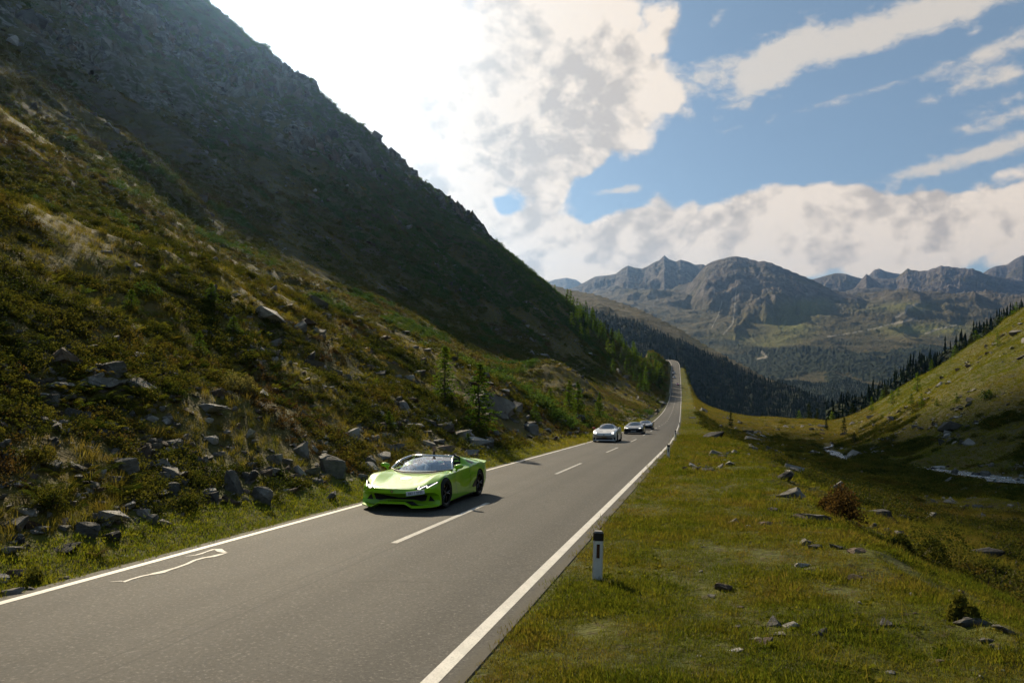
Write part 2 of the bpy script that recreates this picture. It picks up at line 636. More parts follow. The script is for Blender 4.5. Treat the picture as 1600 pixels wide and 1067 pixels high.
def mountain_material():
    m, t, out = material("far_mountain_ground")
    geo = t.new('ShaderNodeNewGeometry')
    pos = geo.outputs['Position']

    def at(n):
        a = t.new('ShaderNodeAttribute'); a.attribute_name = n
        return a.outputs['Fac']
    forest, meadow, rock, track = at('forest'), at('meadow'), at('rock'), at('track')
    n1 = t.noise(pos, 0.0022, 7, 0.62)
    n2 = t.noise(pos, 0.012, 6, 0.65)
    n3 = t.noise(pos, 0.05, 4, 0.7)
    c = t.mix(t.step(n2, 0.35, 0.65), (0.062, 0.056, 0.020), (0.125, 0.098, 0.044))
    rk = t.mix(t.step(n2, 0.38, 0.62), (0.082, 0.066, 0.058), (0.185, 0.152, 0.128))
    st = t.noise(t.vmath('MULTIPLY', pos, (1.0, 1.0, 0.22)), 0.016, 6, 0.7, 0.8)
    rk = t.mix(t.step(st, 0.52, 0.66), rk, (0.060, 0.052, 0.048))
    rk = t.mix(t.math('MULTIPLY', t.step(st, 0.44, 0.34), 0.7), rk, (0.27, 0.235, 0.205))
    c = t.mix(t.math('MULTIPLY', rock, t.step(n1, 0.30, 0.52)), c, rk)
    c = t.mix(meadow, c, t.mix(t.step(n3, 0.4, 0.6), (0.15, 0.16, 0.036), (0.21, 0.19, 0.055)))
    fo = t.mix(t.step(n3, 0.40, 0.62), (0.006, 0.013, 0.006), (0.022, 0.034, 0.013))  # wood colour lowered to stand in for cloud shade
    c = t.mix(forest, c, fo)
    c = t.mix(track, c, (0.42, 0.37, 0.30))
    b = t.bump(t.math('ADD', n2, t.math('MULTIPLY', n3, 0.5)), 1.0, 45.0)
    principled(t, out, c, 0.95, 0, 0.1, b)
    return m


MAT_GROUND = terrain_material()
MAT_MOUNT = mountain_material()

# ------------------------------------------------------------------ near terrain sheet
def build_terrain():
    azf = np.radians(np.linspace(-40, 40, 820))
    azl = np.radians(np.linspace(-180, -40, 90))[:-1]
    azr = np.radians(np.linspace(40, 180, 90))[1:]
    az = np.concatenate([azl, azf, azr])
    r = np.concatenate([[0.3], np.exp(np.linspace(math.log(1.6), math.log(60), 270)),
                        np.exp(np.linspace(math.log(60), math.log(760), 320))[1:],
                        [800, 900, 1050]])
    A, RR = np.meshgrid(az, r)
    X = np.sin(A) * RR; Y = np.cos(A) * RR
    Yc = np.maximum(Y, -59)
    Z, mk = terrain(X, Yc)
    Z = np.where(RR > 760, Z - (RR - 760) * 0.9, Z)
    global _GRID
    _GRID = (az, np.log(r), Z)
    turf = np.where(mk['d'] > 0, (1 - sstep(mk['t'] + 0.05 * fbm(X / 5.0, Y / 5.0, 3, 303), 0.02, 0.08)), (1 - sstep(mk['L'], 0.8, 2.2)))
    hillg = np.where(mk['d'] > 0, sstep(mk['far'] + 0.35 * (Y - 230), 8, 50) * 0.95 * (0.25 + 0.75 * sstep(fbm(X / 26.0, Y / 26.0, 4, 301), -0.3, 0.25)), 0)
    turf = np.maximum(turf, hillg)
    dry = np.where(mk['d'] > 0, 0.55 * sstep(mk['t'], 0.03, 0.2) * (1 - 0.75 * sstep(mk['far'], 0, 20)) + 0.35 * sstep(Y, 190, 280) * (1 - 0.7 * sstep(mk['far'], 0, 15)), 0.20 + 0.45 * (1 - sstep(mk['L'], 18, 40)))
    dry = np.clip(dry, 0, 1)
    heath = np.where(mk['d'] < 0, sstep(mk['L'], 28, 60), 0.0)
    scree = np.where(mk['d'] < 0, sstep(mk['L'], 25, 60), 0.25 * sstep(mk['t'], .05, .2))
    o = grid_mesh("terrain", X, Y, Z, MAT_GROUND, dict(crag=mk['crag'], turf=turf, dry=dry, heath=heath, scree=scree))
    tag(o, "alpine hillsides and valley floor on both sides of the road", None, None, 'structure')
    return o


terrain_obj = build_terrain()


def surf(X, Y):
    """height of the terrain mesh itself (bilinear on its own grid)"""
    X = np.atleast_1d(np.asarray(X, dtype=float)); Y = np.atleast_1d(np.asarray(Y, dtype=float))
    az, lr, Z = _GRID
    a = np.arctan2(X, Y); l = np.log(np.maximum(np.hypot(X, Y), 0.31))
    i = np.clip(np.searchsorted(lr, l) - 1, 0, len(lr) - 2)
    j = np.clip(np.searchsorted(az, a) - 1, 0, len(az) - 2)
    u = np.clip((l - lr[i]) / (lr[i + 1] - lr[i]), 0, 1); v = np.clip((a - az[j]) / (az[j + 1] - az[j]), 0, 1)
    return (Z[i, j] * (1 - u) + Z[i + 1, j] * u) * (1 - v) + (Z[i, j + 1] * (1 - u) + Z[i + 1, j + 1] * u) * v


def gz(x, y):
    return float(surf(x, y)[0])


# ------------------------------------------------------------------ far mountains
def px_interp(px, pts):
    xs, ys = zip(*pts)
    return np.interp(px, xs, ys)


def build_mountains():
    px = np.concatenate([np.linspace(-2200, 780, 120)[:-1], np.linspace(780, 1680, 860), np.linspace(1680, 4200, 110)[1:]])
    r = np.concatenate([np.exp(np.linspace(math.log(640), math.log(3200), 130)), np.exp(np.linspace(math.log(3200), math.log(15500), 250))[1:]])
    P, RY = np.meshgrid(px, r)          # RY is the distance along the valley axis
    X = (P - 800) / F * RY
    Y = RY
    # base valley: floor of the basin and the slopes beyond it, as image height against distance
    n_lo = fbm(X / 900.0, Y / 900.0, 4, 401)
    n_md = ridged(X / 620.0, Y / 900.0, 5, 411, 0.55)
    n_hi = ridged(X / 170.0, Y / 230.0, 4, 421, 0.55)
    ybase = np.interp(RY, [640, 1200, 2200, 3000, 3600, 4300, 5000, 5600, 6300, 7000, 9000, 15500],
                      [860, 735, 655, 618, 585, 545, 515, 490, 470, 462, 468, 500])
    Z = (533 - ybase) / F * RY
    Z = Z + n_lo * np.interp(RY, [640, 3000, 5000, 7000], [6, 40, 85, 120]) + (n_md - 0.4) * np.interp(RY, [640, 3000, 4500, 7000], [5, 25, 90, 150])
    owner = np.zeros_like(Z)

    def ridge(sky_pts, dist_pts, front, back, noise, seed, own, buttress=0.5):
        nonlocal Z, owner
        ys = px_interp(P, sky_pts)
        Rk = px_interp(P, dist_pts)
        zk = (533 - ys) / F * Rk
        dr = Rk - RY
        wv = 30 * fbm(X / 900.0, Y / 900.0, 3, seed + 40)
        sp = ridged((P + wv) / 55.0 + seed, RY / 1500.0 + seed, 3, seed, 0.5) - 0.45
        sl = front * (1 + buttress * sp * sstep(np.abs(dr), 0, 1500))
        frac = np.clip(dr / 2500.0, 0, 1)
        f = zk - np.where(dr > 0, sl * dr, -back * dr)
        env = sstep(np.abs(dr), 20, 900)
        f = f + (ridged(X / 760.0, Y / 760.0, 5, seed + 3, 0.5) - 0.42) * noise * 0.8 * env
        f = f + (ridged(X / 130.0, Y / 130.0, 4, seed + 9, 0.55) - 0.42) * noise * 0.26 * sstep(np.abs(dr), 5, 300) + (ridged(X / 48.0, Y / 60.0, 3, seed + 19) - 0.42) * noise * 0.09 * sstep(np.abs(dr), 5, 200)
        f = f - (np.abs(dr) < 60) * 0.0
        owner = np.where(f > Z, own, owner)
        Z = np.maximum(Z, f)
        return f

    # the farthest light ridge, then the high ridges, then the broad dome in front
    ridge([(600, 470), (840, 445), (866, 436), (885, 433), (900, 436), (912, 444), (980, 470), (1400, 520)],
          [(600, 13500), (1400, 13500)], 0.45, 0.5, 160, 503, 4)
    ridge([(1250, 470), (1355, 432), (1366, 421), (1374, 419), (1383, 423), (1396, 426), (1500, 440), (1530, 430), (1545, 420), (1556, 415),
           (1573, 413), (1586, 404), (1598, 398), (1612, 406), (1640, 402), (1700, 420), (1800, 400), (2100, 430), (2600, 410), (4200, 420)],
          [(1250, 12500), (1700, 12500), (4200, 12000)], 0.5, 0.5, 220, 513, 4)
    ridge([(1180, 470), (1240, 446), (1276, 433), (1292, 429), (1305, 426), (1323, 427), (1346, 434), (1400, 434), (1418, 419), (1433, 422),
           (1446, 422), (1459, 418), (1472, 414), (1494, 417), (1521, 419), (1540, 427), (1570, 433), (1620, 442), (1700, 430), (2000, 440), (4200, 440)],
          [(1180, 10500), (1420, 10200), (1540, 9600), (4200, 9600)], 0.36, 0.5, 230, 523, 3)
    ridge([(1310, 470), (1336, 448), (1347, 434), (1354, 426), (1362, 433), (1376, 442), (1410, 470)],
          [(1310, 9300), (1410, 9300)], 0.52, 0.5, 120, 533, 3)
    ridge([(-2200, 380), (700, 520), (840, 470), (880, 452), (900, 446), (930, 430), (950, 428), (962, 426), (972, 418), (981, 413), (990, 416), (1003, 418),
           (1012, 414), (1022, 408), (1030, 405), (1038, 397), (1045, 403), (1056, 407), (1063, 404), (1075, 407), (1086, 412), (1098, 411), (1140, 430), (1200, 470), (1280, 520)],
          [(-2200, 9000), (1280, 8900)], 0.44, 0.5, 260, 543, 2)
    ridge([(1000, 520), (1050, 480), (1080, 440), (1096, 420), (1104, 412), (1112, 408), (1128, 404), (1142, 400), (1152, 399), (1166, 402), (1184, 407), (1196, 407),
           (1206, 410), (1230, 420), (1252, 429), (1272, 437), (1300, 452), (1340, 462), (1380, 480), (1450, 520), (1600, 600)],
          [(1000, 6900), (1160, 7000), (1340, 6400), (1600, 5600)], 0.40, 0.4, 170, 553, 1, 0.45)
    # wooded spur on the left of the near valley
    ysp = px_interp(P, [(-2200, -200), (300, 200), (700, 395), (850, 440), (885, 450), (935, 460), (1000, 482), (1060, 511), (1100, 536), (1150, 563),
                        (1200, 590), (1250, 612), (1292, 632), (1330, 665), (1400, 740), (1600, 900), (4200, 2500)])
    Rsp = px_interp(P, [(-2200, 3400), (850, 2700), (1000, 2300), (1290, 1650), (1600, 1500)])
    zsp = (533 - ysp) / F * Rsp
    dr = Rsp - RY
    f = zsp - np.where(dr > 0, 0.22 * dr, -0.7 * dr) + (ridged(X / 300.0, Y / 300.0, 4, 563) - 0.4) * 55 * sstep(np.abs(dr), 10, 400)
    owner = np.where(f > Z, 5, owner)
    Z = np.maximum(Z, f)
    # the right hand valley side beyond the near spur, wooded and dark
    ysr = px_interp(P, [(-2200, 1200), (1290, 660), (1330, 636), (1400, 600), (1500, 545), (1600, 490), (1800, 400), (4200, 0)])
    Rr_ = px_interp(P, [(1290, 700), (1600, 760), (4200, 900)])
    dr = Rr_ - RY
    f = (533 - ysr) / F * Rr_ - np.where(dr > 0, 0.5 * dr, -0.55 * dr) + (ridged(X / 90.0, Y / 90.0, 3, 573) - 0.4) * 10
    f = np.where(P < 1290, -1e6, f)
    owner = np.where(f > Z, 6, owner)
    Z = np.maximum(Z, f)
    # canopy relief of the woods
    yimg = 533 - Z / RY * F
    tree_line = fbm(X / 420.0, Y / 420.0, 4, 601)
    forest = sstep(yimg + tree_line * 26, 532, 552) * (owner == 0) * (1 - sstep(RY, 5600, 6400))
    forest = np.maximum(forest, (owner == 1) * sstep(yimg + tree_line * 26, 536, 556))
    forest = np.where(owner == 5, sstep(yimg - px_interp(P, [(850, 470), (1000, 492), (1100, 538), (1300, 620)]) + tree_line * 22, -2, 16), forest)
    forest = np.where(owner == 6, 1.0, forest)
    clear = sstep(fbm(X / 260.0, Y / 340.0, 3, 621), 0.34, 0.46)
    forest = forest * (1 - 0.85 * clear * (owner < 5))
    can = vnoise(X / 9.0, Y / 9.0, 631) * 9 + vnoise(X / 22.0, Y / 22.0, 633) * 9
    Z = Z + forest * can
    rock = np.select([owner == 0, owner == 5, owner == 6], [sstep(yimg, 500, 455) * 0.6, 0.25, 0.0], 1.0)
    rock = np.where((owner == 1), sstep(yimg + 30 * n_lo, 490, 440), rock)
    md = fbm(X / 520.0, Y / 800.0, 3, 641)
    mead = np.exp(-((P - 1235 - (yimg - 500) * -0.9) / 42) ** 2) * sstep(yimg, 458, 475) * (1 - sstep(yimg, 535, 560))
    mead = np.maximum(mead, 0.8 * np.exp(-((P - 1150) / 60) ** 2 - ((yimg - 532) / 13) ** 2))
    mead = np.maximum(mead, 0.8 * np.exp(-((P - 1450) / 90) ** 2 - ((yimg - 515) / 9) ** 2))
    mead = np.maximum(mead, 0.6 * np.exp(-((P - 1400) / 70) ** 2 - ((yimg - 478) / 9) ** 2))
    mead = np.clip(mead * (1.1 + 1.1 * md) * (RY < 7000), 0, 1) * (1 - forest)
    # mountain roads and scars cut in the slopes
    track = np.zeros_like(Z)

    def trace(pts, w):
        nonlocal track
        for (x0, y0), (x1, y1) in zip(pts[:-1], pts[1:]):
            vx, vy = x1 - x0, y1 - y0
            tt = np.clip(((P - x0) * vx + (yimg - y0) * vy) / (vx * vx + vy * vy), 0, 1)
            dd = np.hypot(P - x0 - tt * vx, yimg - y0 - tt * vy)
            track = np.maximum(track, 1 - sstep(dd, w * 0.6, w * 1.5))
    trace([(1434, 474), (1418, 480), (1414, 488), (1400, 495)], 1.6)
    trace([(1430, 496), (1408, 503), (1394, 505)], 1.2)
    trace([(1494, 507), (1470, 512), (1446, 521)], 1.1)
    trace([(1394, 505), (1370, 512), (1330, 520), (1290, 526)], 0.6)
    trace([(1150, 455), (1148, 480), (1145, 505), (1130, 522)], 0.8)
    trace([(1128, 470), (1122, 492), (1112, 512)], 0.6)
    trace([(1190, 552), (1198, 560), (1184, 562)], 1.4)
    track = np.clip(track, 0, 1) * (RY > 2800) * (owner != 5) * (RY < 7500)
    o = grid_mesh("mountains", X, Y, Z, MAT_MOUNT, dict(forest=np.clip(forest, 0, 1), meadow=mead, rock=rock, track=track * 0.75))
    tag(o, "distant alpine peaks and wooded valley slopes in blue haze", None, None, 'structure')
    return o


build_mountains()

# ------------------------------------------------------------------ road
def asphalt_material():
    m, t, out = material("asphalt")
    pos = t.new('ShaderNodeNewGeometry').outputs['Position']
    u = t.new('ShaderNodeAttribute'); u.attribute_name = 'across'
    u = u.outputs['Fac']
    n1 = t.noise(pos, 0.35, 5, 0.6)
    n2 = t.noise(pos, 3.0, 4, 0.6)
    n3 = t.noise(pos, 26.0, 5, 0.75)
    n4 = t.voronoi(pos, 120.0)
    c = t.mix(t.step(n1, 0.2, 0.8), (0.056, 0.052, 0.047), (0.073, 0.068, 0.061))
    c = t.mix(t.math('MULTIPLY', t.step(n2, 0.4, 0.75), 0.18), c, (0.041, 0.039, 0.036))
    # wheel tracks polished a little darker
    tr = t.math('ABSOLUTE', t.math('SUBTRACT', t.math('ABSOLUTE', u), 1.5))
    tr = t.math('ABSOLUTE', t.math('SUBTRACT', tr, 0.72))
    c = t.mix(t.math('MULTIPLY', t.step(tr, 0.42, 0.05), 0.45), c, (0.040, 0.038, 0.0355))
    c = t.mix(t.math('MULTIPLY', t.step(n3, 0.54, 0.66), 0.75), c, (0.19, 0.178, 0.155))
    c = t.mix(t.math('MULTIPLY', t.step(n3, 0.46, 0.36), 0.75), c, (0.022, 0.021, 0.020))
    # fine cracks, tar seams and patches
    w2 = t.vmath('ADD', pos, t.vmath('SCALE', t.noise(pos, 0.7, 4, 0.6, 0, True), scale=1.6))
    ck = t.voronoi(w2, 0.22, 'DISTANCE_TO_EDGE')
    c = t.mix(t.math('MULTIPLY', t.math('MULTIPLY', t.step(ck, 0.010, 0.003), t.step(n1, 0.50, 0.60)), 0.35), c, (0.024, 0.023, 0.022))
    seam = t.math('ABSOLUTE', t.math('ADD', u, t.math('MULTIPLY', t.math('SUBTRACT', n2, 0.5), 0.06)))
    c = t.mix(t.math('MULTIPLY', t.step(t.math('ABSOLUTE', t.math('SUBTRACT', seam, 0.13)), 0.022, 0.010), 0.5), c, (0.030, 0.029, 0.028))
    edge = t.step(t.math('ADD', t.math('ABSOLUTE', u), t.math('MULTIPLY', t.math('SUBTRACT', n3, 0.5), 0.25)), 2.94, 3.06)
    c = t.mix(t.math('MULTIPLY', edge, 0.75), c, (0.075, 0.066, 0.048))
    b = t.bump(t.math('ADD', n3, t.math('MULTIPLY', n4, 0.5)), 0.35, 0.006)
    principled(t, out, c, 0.82, 0, 0.2, b)
    return m


def paint_material(name, col, worn=0.5):
    m, t, out = material(name)
    pos = t.new('ShaderNodeNewGeometry').outputs['Position']
    n3 = t.noise(pos, 45.0, 4, 0.7)
    n2 = t.noise(pos, 2.5, 4, 0.7)
    w = t.step(t.math('ADD', n3, t.math('MULTIPLY', n2, 0.35)), 0.66, 0.80)
    c = t.mix(t.math('MULTIPLY', w, worn), col, (0.13, 0.125, 0.115))
    c = t.mix(t.step(n2, 0.35, 0.75), c, tuple(v * 0.82 for v in col))
    principled(t, out, c, 0.65, 0, 0.3, t.bump(n3, 0.25, 0.004))
    return m


MAT_ASPH = asphalt_material()
MAT_LINE = paint_material("white_road_paint", (0.62, 0.59, 0.54))
MAT_DASH = paint_material("worn_road_paint", (0.40, 0.385, 0.36), 0.9)

_ry = np.concatenate([np.arange(-30, 60, 0.5), np.arange(60, 660, 2.0)])


def road_frame(y, d=0.0, lift=0.0):
    """point on the road surface: distance along Y and offset d to the right of the centre line"""
    dx = (road_x(y + 0.5) - road_x(y - 0.5))
    n = math.hypot(dx, 1.0)
    ux, uy = dx / n, 1.0 / n
    # camber: 2 % each way
    z = road_z(y) - 0.02 * abs(d) + lift
    return np.array([road_x(y) + uy * d, y - ux * d, z])


def strip(name, ys, d0, d1, lift, mat, parent=None, thick=0.0, nx=1, attr=False):
    V = []; Fc = []; A = []
    ds = np.linspace(d0, d1, nx + 1)
    n = nx + 1
    for y in ys:
        for dd in ds:
            V.append(road_frame(float(y), float(dd), lift)); A.append(dd)
    for i in range(len(ys) - 1):
        for j in range(nx):
            a = i * n + j
            Fc.append((a, a + 1, a + n + 1, a + n))
    if thick:
        base = len(V)
        for i, y in enumerate(ys):
            for dd in (d0, d1):
                p = road_frame(float(y), dd, lift); p[2] -= thick
                off = road_frame(float(y), dd + (0.10 if dd > 0 else -0.10), lift)
                V.append(np.array([off[0], off[1], p[2]])); A.append(dd)
        for i in range(len(ys) - 1):
            a = i * n; b = base + i * 2
            Fc.append((a, a + n, b + 2, b))
            a = i * n + nx; b = base + i * 2 + 1
            Fc.append((a + n, a, b, b + 2))
    o = from_data(name, V, Fc, mat, parent, smooth=False)
    if attr:
        at = o.data.attributes.new('across', 'FLOAT', 'POINT')
        at.data.foreach_set('value', np.array(A, dtype=np.float32))
    return o


road = strip("road", _ry, -3.12, 3.12, 0.0, MAT_ASPH, None, 0.12, 8, True)
tag(road, "grey asphalt mountain road dipping and climbing to the shoulder", None, None, 'structure')
strip("edge_line", _ry, -2.93, -2.80, 0.004, MAT_LINE, road)
strip("edge_line", _ry, 2.76, 2.91, 0.004, MAT_LINE, road)
for k in range(-3, 26):
    y0 = 12.75 + 14.05 * k
    strip("lane_dash", np.linspace(y0, y0 + 5.6, 12), -0.06, 0.06, 0.004, MAT_DASH, road)


def on_road(px, py):
    """road surface point under a photo pixel"""
    ys = np.linspace(3, 540, 20000)
    zs = (533.0 - py) / F * ys
    g = road_z(ys)
    i = np.nonzero(zs <= g)[0][0]
    return (px - 800.0) / F * ys[i], ys[i]


def road_sheet_z(x, y):
    d = (x - float(road_x(y))) * COSR
    return float(road_z(y + 0.252 * d)) - 0.02 * abs(d)


# a run of spilled white paint on the near lane
def paint_streak(pts, parent):
    V = []; Fc = []
    P3 = []
    for (px, py, w) in pts:
        x, y = on_road(px, py + 2)
        P3.append((x, y, w))
    for i, (x, y, w) in enumerate(P3):
        a = P3[max(i - 1, 0)]; b = P3[min(i + 1, len(P3) - 1)]
        dx, dy = b[0] - a[0], b[1] - a[1]
        n = math.hypot(dx, dy) or 1
        nx, ny = -dy / n, dx / n
        for s in (1, -1):
            qx, qy = x + nx * w * .62 * s, y + ny * w * .62 * s
            V.append((qx, qy, road_sheet_z(qx, qy) + 0.006))
    for i in range(len(P3) - 1):
        Fc.append((2 * i, 2 * i + 1, 2 * i + 3, 2 * i + 2))
    return from_data("paint_streak", V, Fc, MAT_DASH, parent)


paint_streak([(172, 908, .01), (190, 907, .03), (193, 908, .06), (205, 904, .04), (222, 899, .05), (236, 896, .05), (242, 895, .09), (252, 893, .10), (262, 890, .06),
              (275, 886, .05), (292, 880, .05), (304, 874, .05), (318, 870, .06), (332, 868, .08), (344, 865, .07), (356, 862, .01)], road)
paint_streak([(290, 868, .01), (306, 866, .04), (314, 864, .05), (322, 861, .03), (334, 857, .06), (341, 857, .10), (345, 860, .09), (352, 862, .05)], road)

# ------------------------------------------------------------------ air
def build_haze():
    m, t, out = material("valley_air")
    v = t.new('ShaderNodeVolumePrincipled')
    v.inputs['Color'].default_value = (0.32, 0.56, 1.0, 1)
    v.inputs['Density'].default_value = HAZE
    v.inputs['Anisotropy'].default_value = 0.80
    t.l.new(v.outputs[0], out.inputs['Volume'])
    bm = bmesh.new()
    bmesh.ops.create_cube(bm, size=1.0)
    x0, x1, y0, y1, z0, z1 = -24000, 34000, -900, 14200, -1200, 1540
    for vv in bm.verts:
        vv.co = Vector((x0 if vv.co.x < 0 else x1, y0 if vv.co.y < 0 else y1, z0 if vv.co.z < 0 else z1))
    o = from_bm("haze", bm, m)
    tag(o, "thin blue air filling the valley", None, None, 'stuff')


HAZE = 3.3e-5
build_haze()

# ------------------------------------------------------------------ foliage materials
def leaf_material(name, cols, trans=0.5, patch=0.25, tcol=None):
    """cols: list of leaf colours mixed by instance and by place"""
    m, t, out = material(name)
    pos = t.new('ShaderNodeNewGeometry').outputs['Position']
    rnd = t.new('ShaderNodeObjectInfo').outputs['Random']
    n = t.noise(pos, patch, 4, 0.6)
    f = t.math('ADD', t.math('MULTIPLY', rnd, 0.55), t.math('MULTIPLY', t.step(n, 0.36, 0.64), 0.45))
    c = cols[0]
    for i in range(1, len(cols)):
        lo = (i - 1) / (len(cols) - 1); hi = i / (len(cols) - 1)
        c = t.mix(t.step(f, lo + 0.1 / len(cols), hi), c, cols[i])
    n2 = t.noise(pos, 9.0, 3, 0.6)
    c = t.vmath('SCALE', c, scale=t.lin(n2, 0.3, 0.7, 0.65, 1.3))
    d = t.new('ShaderNodeBsdfDiffuse'); t.put(d.inputs[0], c)
    tr = t.new('ShaderNodeBsdfTranslucent')
    t.put(tr.inputs[0], t.mix(1.0, c, tcol or (1.35, 1.25, 0.7), 'MULTIPLY'))
    mx = t.new('ShaderNodeMixShader'); mx.inputs[0].default_value = trans
    t.l.new(d.outputs[0], mx.inputs[1]); t.l.new(tr.outputs[0], mx.inputs[2])
    t.l.new(mx.outputs[0], out.inputs['Surface'])
    return m


def bark_material():
    m, t, out = material("bark")
    co = t.new('ShaderNodeTexCoord').outputs['Object']
    n = t.noise(t.vmath('MULTIPLY', co, (1, 1, 0.25)), 14.0, 5, 0.7)
    c = t.mix(t.step(n, 0.35, 0.65), (0.035, 0.026, 0.020), (0.12, 0.095, 0.075))
    principled(t, out, c, 0.9, 0, 0.2, t.bump(n, 0.6, 0.03))
    return m


BARK = bark_material()
LEAF_TURF = leaf_material("turf_grass", [(0.058, 0.086, 0.011), (0.100, 0.118, 0.015), (0.138, 0.130, 0.022), (0.16, 0.118, 0.042)], 0.5, 0.5)
LEAF_STRAW = leaf_material("straw_grass", [(0.085, 0.105, 0.018), (0.145, 0.130, 0.028), (0.20, 0.150, 0.046)], 0.5, 0.2)
LEAF_HEATH = leaf_material("heath_leaves", [(0.026, 0.042, 0.012), (0.056, 0.068, 0.015), (0.100, 0.100, 0.022), (0.115, 0.082, 0.024)], 0.35, 0.16)
LEAF_RUST = leaf_material("rust_leaves", [(0.058, 0.036, 0.018), (0.085, 0.055, 0.022), (0.075, 0.065, 0.022)], 0.4, 0.5)
LEAF_PALE = leaf_material("pale_willow_leaves", [(0.13, 0.13, 0.055), (0.20, 0.18, 0.085)], 0.4, 0.5)
LEAF_HILL = leaf_material("hillside_grass_blades", [(0.085, 0.125, 0.013), (0.165, 0.172, 0.020), (0.230, 0.190, 0.036)], 0.5, 0.035)
LEAF_SLOPE = leaf_material("slope_heath_leaves", [(0.040, 0.058, 0.018), (0.070, 0.085, 0.024), (0.105, 0.098, 0.036), (0.10, 0.075, 0.050)], 0.45, 0.05)  # lighter than the bank heath, in place of sunlight on the upper wall
LEAF_FERN = leaf_material("fern_leaves", [(0.055, 0.095, 0.014), (0.11, 0.12, 0.018), (0.21, 0.15, 0.022)], 0.5, 0.3)
LEAF_LARCH = leaf_material("larch_needles", [(0.045, 0.085, 0.018), (0.080, 0.125, 0.022), (0.125, 0.160, 0.030)], 0.6, 0.04, (1.2, 1.3, 0.6))
LEAF_SPRUCE = leaf_material("spruce_needles", [(0.018, 0.034, 0.013), (0.030, 0.048, 0.016), (0.040, 0.058, 0.018)], 0.3, 0.04)
LEAF_WOOD = leaf_material("shade_toned_wood_needles", [(0.008, 0.018, 0.008), (0.015, 0.028, 0.010)], 0.2, 0.01)  # darker than the spruce needles, standing in for cloud shade
LEAF_MUGO = leaf_material("dwarf_pine_needles", [(0.030, 0.068, 0.022), (0.050, 0.095, 0.027), (0.085, 0.115, 0.030)], 0.45, 0.03)  # needles lightened in place of sunlight on the upper wall


# ------------------------------------------------------------------ plant meshes
def mesh_of(name, V, Fc, mat, mi=None):
    me = bpy.data.meshes.new(name)
    me.from_pydata(V, [], Fc)
    for m in (mat if isinstance(mat, (list, tuple)) else [mat]):
        me.materials.append(m)
    if mi is not None:
        me.polygons.foreach_set('material_index', mi)
    me.update()
    return me


def blades(rng, n, rad, h0, h1, wid, lean, segs=2, mat=None, name="grass_clump"):
    V = []; Fc = []
    for _ in range(n):
        a = rng.uniform(0, 2 * math.pi); q = rad * math.sqrt(rng.random())
        bx, by = q * math.cos(a), q * math.sin(a)
        th = a + rng.uniform(-1, 1)
        h = rng.uniform(h0, h1); ln = lean * rng.uniform(0.3, 1.3) * h
        w = wid * rng.uniform(0.7, 1.3)
        px, py = -math.sin(th) * w, math.cos(th) * w
        b = len(V)
        for s in range(segs):
            f = s / segs
            ox, oy = math.cos(th) * ln * f * f, math.sin(th) * ln * f * f
            k = 1 - 0.4 * f
            V.append((bx + ox + px * k, by + oy + py * k, h * f - 0.01)); V.append((bx + ox - px * k, by + oy - py * k, h * f - 0.01))
        V.append((bx + math.cos(th) * ln, by + math.sin(th) * ln, h * (1 - 0.25 * lean)))
        for s in range(segs - 1):
            i = b + 2 * s
            Fc.append((i, i + 1, i + 3, i + 2))
        i = b + 2 * (segs - 1)
        Fc.append((i, i + 1, b + 2 * segs))
    return mesh_of(name, V, Fc, mat)


def leafy(rng, n, rx, rz, leaf, mat, name="shrub_clump", up=0.3, shell=0.5, twigs=0, spiky=False):
    """a low bush: leaf-sized faces through the volume of an uneven dome"""
    V = []; Fc = []; mi = []
    lob = [(rng.uniform(-.55, .55) * rx, rng.uniform(-.55, .55) * rx, rng.uniform(.45, 1.0)) for _ in range(5)]
    for _ in range(n):
        cx, cy, s = lob[rng.randrange(5)]
        a = rng.uniform(0, 2 * math.pi); u = rng.random()
        rr = (shell + (1 - shell) * rng.random()) ** 0.6 * rx * 0.62 * s
        x = cx + rr * math.cos(a) * math.sqrt(1 - u * u); y = cy + rr * math.sin(a) * math.sqrt(1 - u * u)
        z = rz * s * u * rng.uniform(0.75, 1.1)
        d = Vector((rng.gauss(0, 1), rng.gauss(0, 1), rng.gauss(0, 1) + up)).normalized()
        e = d.orthogonal().normalized()
        e.rotate(Matrix.Rotation(rng.uniform(0, 6.28), 3, d))
        g = d.cross(e)
        l = leaf * rng.uniform(0.6, 1.35); w = l * (0.16 if spiky else 0.42)
        p = Vector((x, y, z))
        b = len(V)
        if spiky:
            V += [tuple(p - g * w), tuple(p + g * w), tuple(p + e * l + d * l * 0.4)]
            Fc.append((b, b + 1, b + 2))
        else:
            V += [tuple(p - e * l * .5), tuple(p + g * w), tuple(p + e * l * .5), tuple(p - g * w)]
            Fc.append((b, b + 1, b + 2, b + 3))
        mi.append(0)
    for _ in range(twigs):
        a = rng.uniform(0, 6.28); q = rx * rng.uniform(.2, .8)
        p0 = Vector((rng.uniform(-.15, .15) * rx, rng.uniform(-.15, .15) * rx, 0)); p1 = Vector((q * math.cos(a), q * math.sin(a), rz * rng.uniform(.5, 1)))
        w = 0.012 + 0.006 * rx
        b = len(V)
        s = Vector((-math.sin(a), math.cos(a), 0)) * w
        V += [tuple(p0 - s), tuple(p0 + s), tuple(p1)]
        Fc.append((b, b + 1, b + 2)); mi.append(1)
    return mesh_of(name, V, Fc, [mat, BARK], mi)


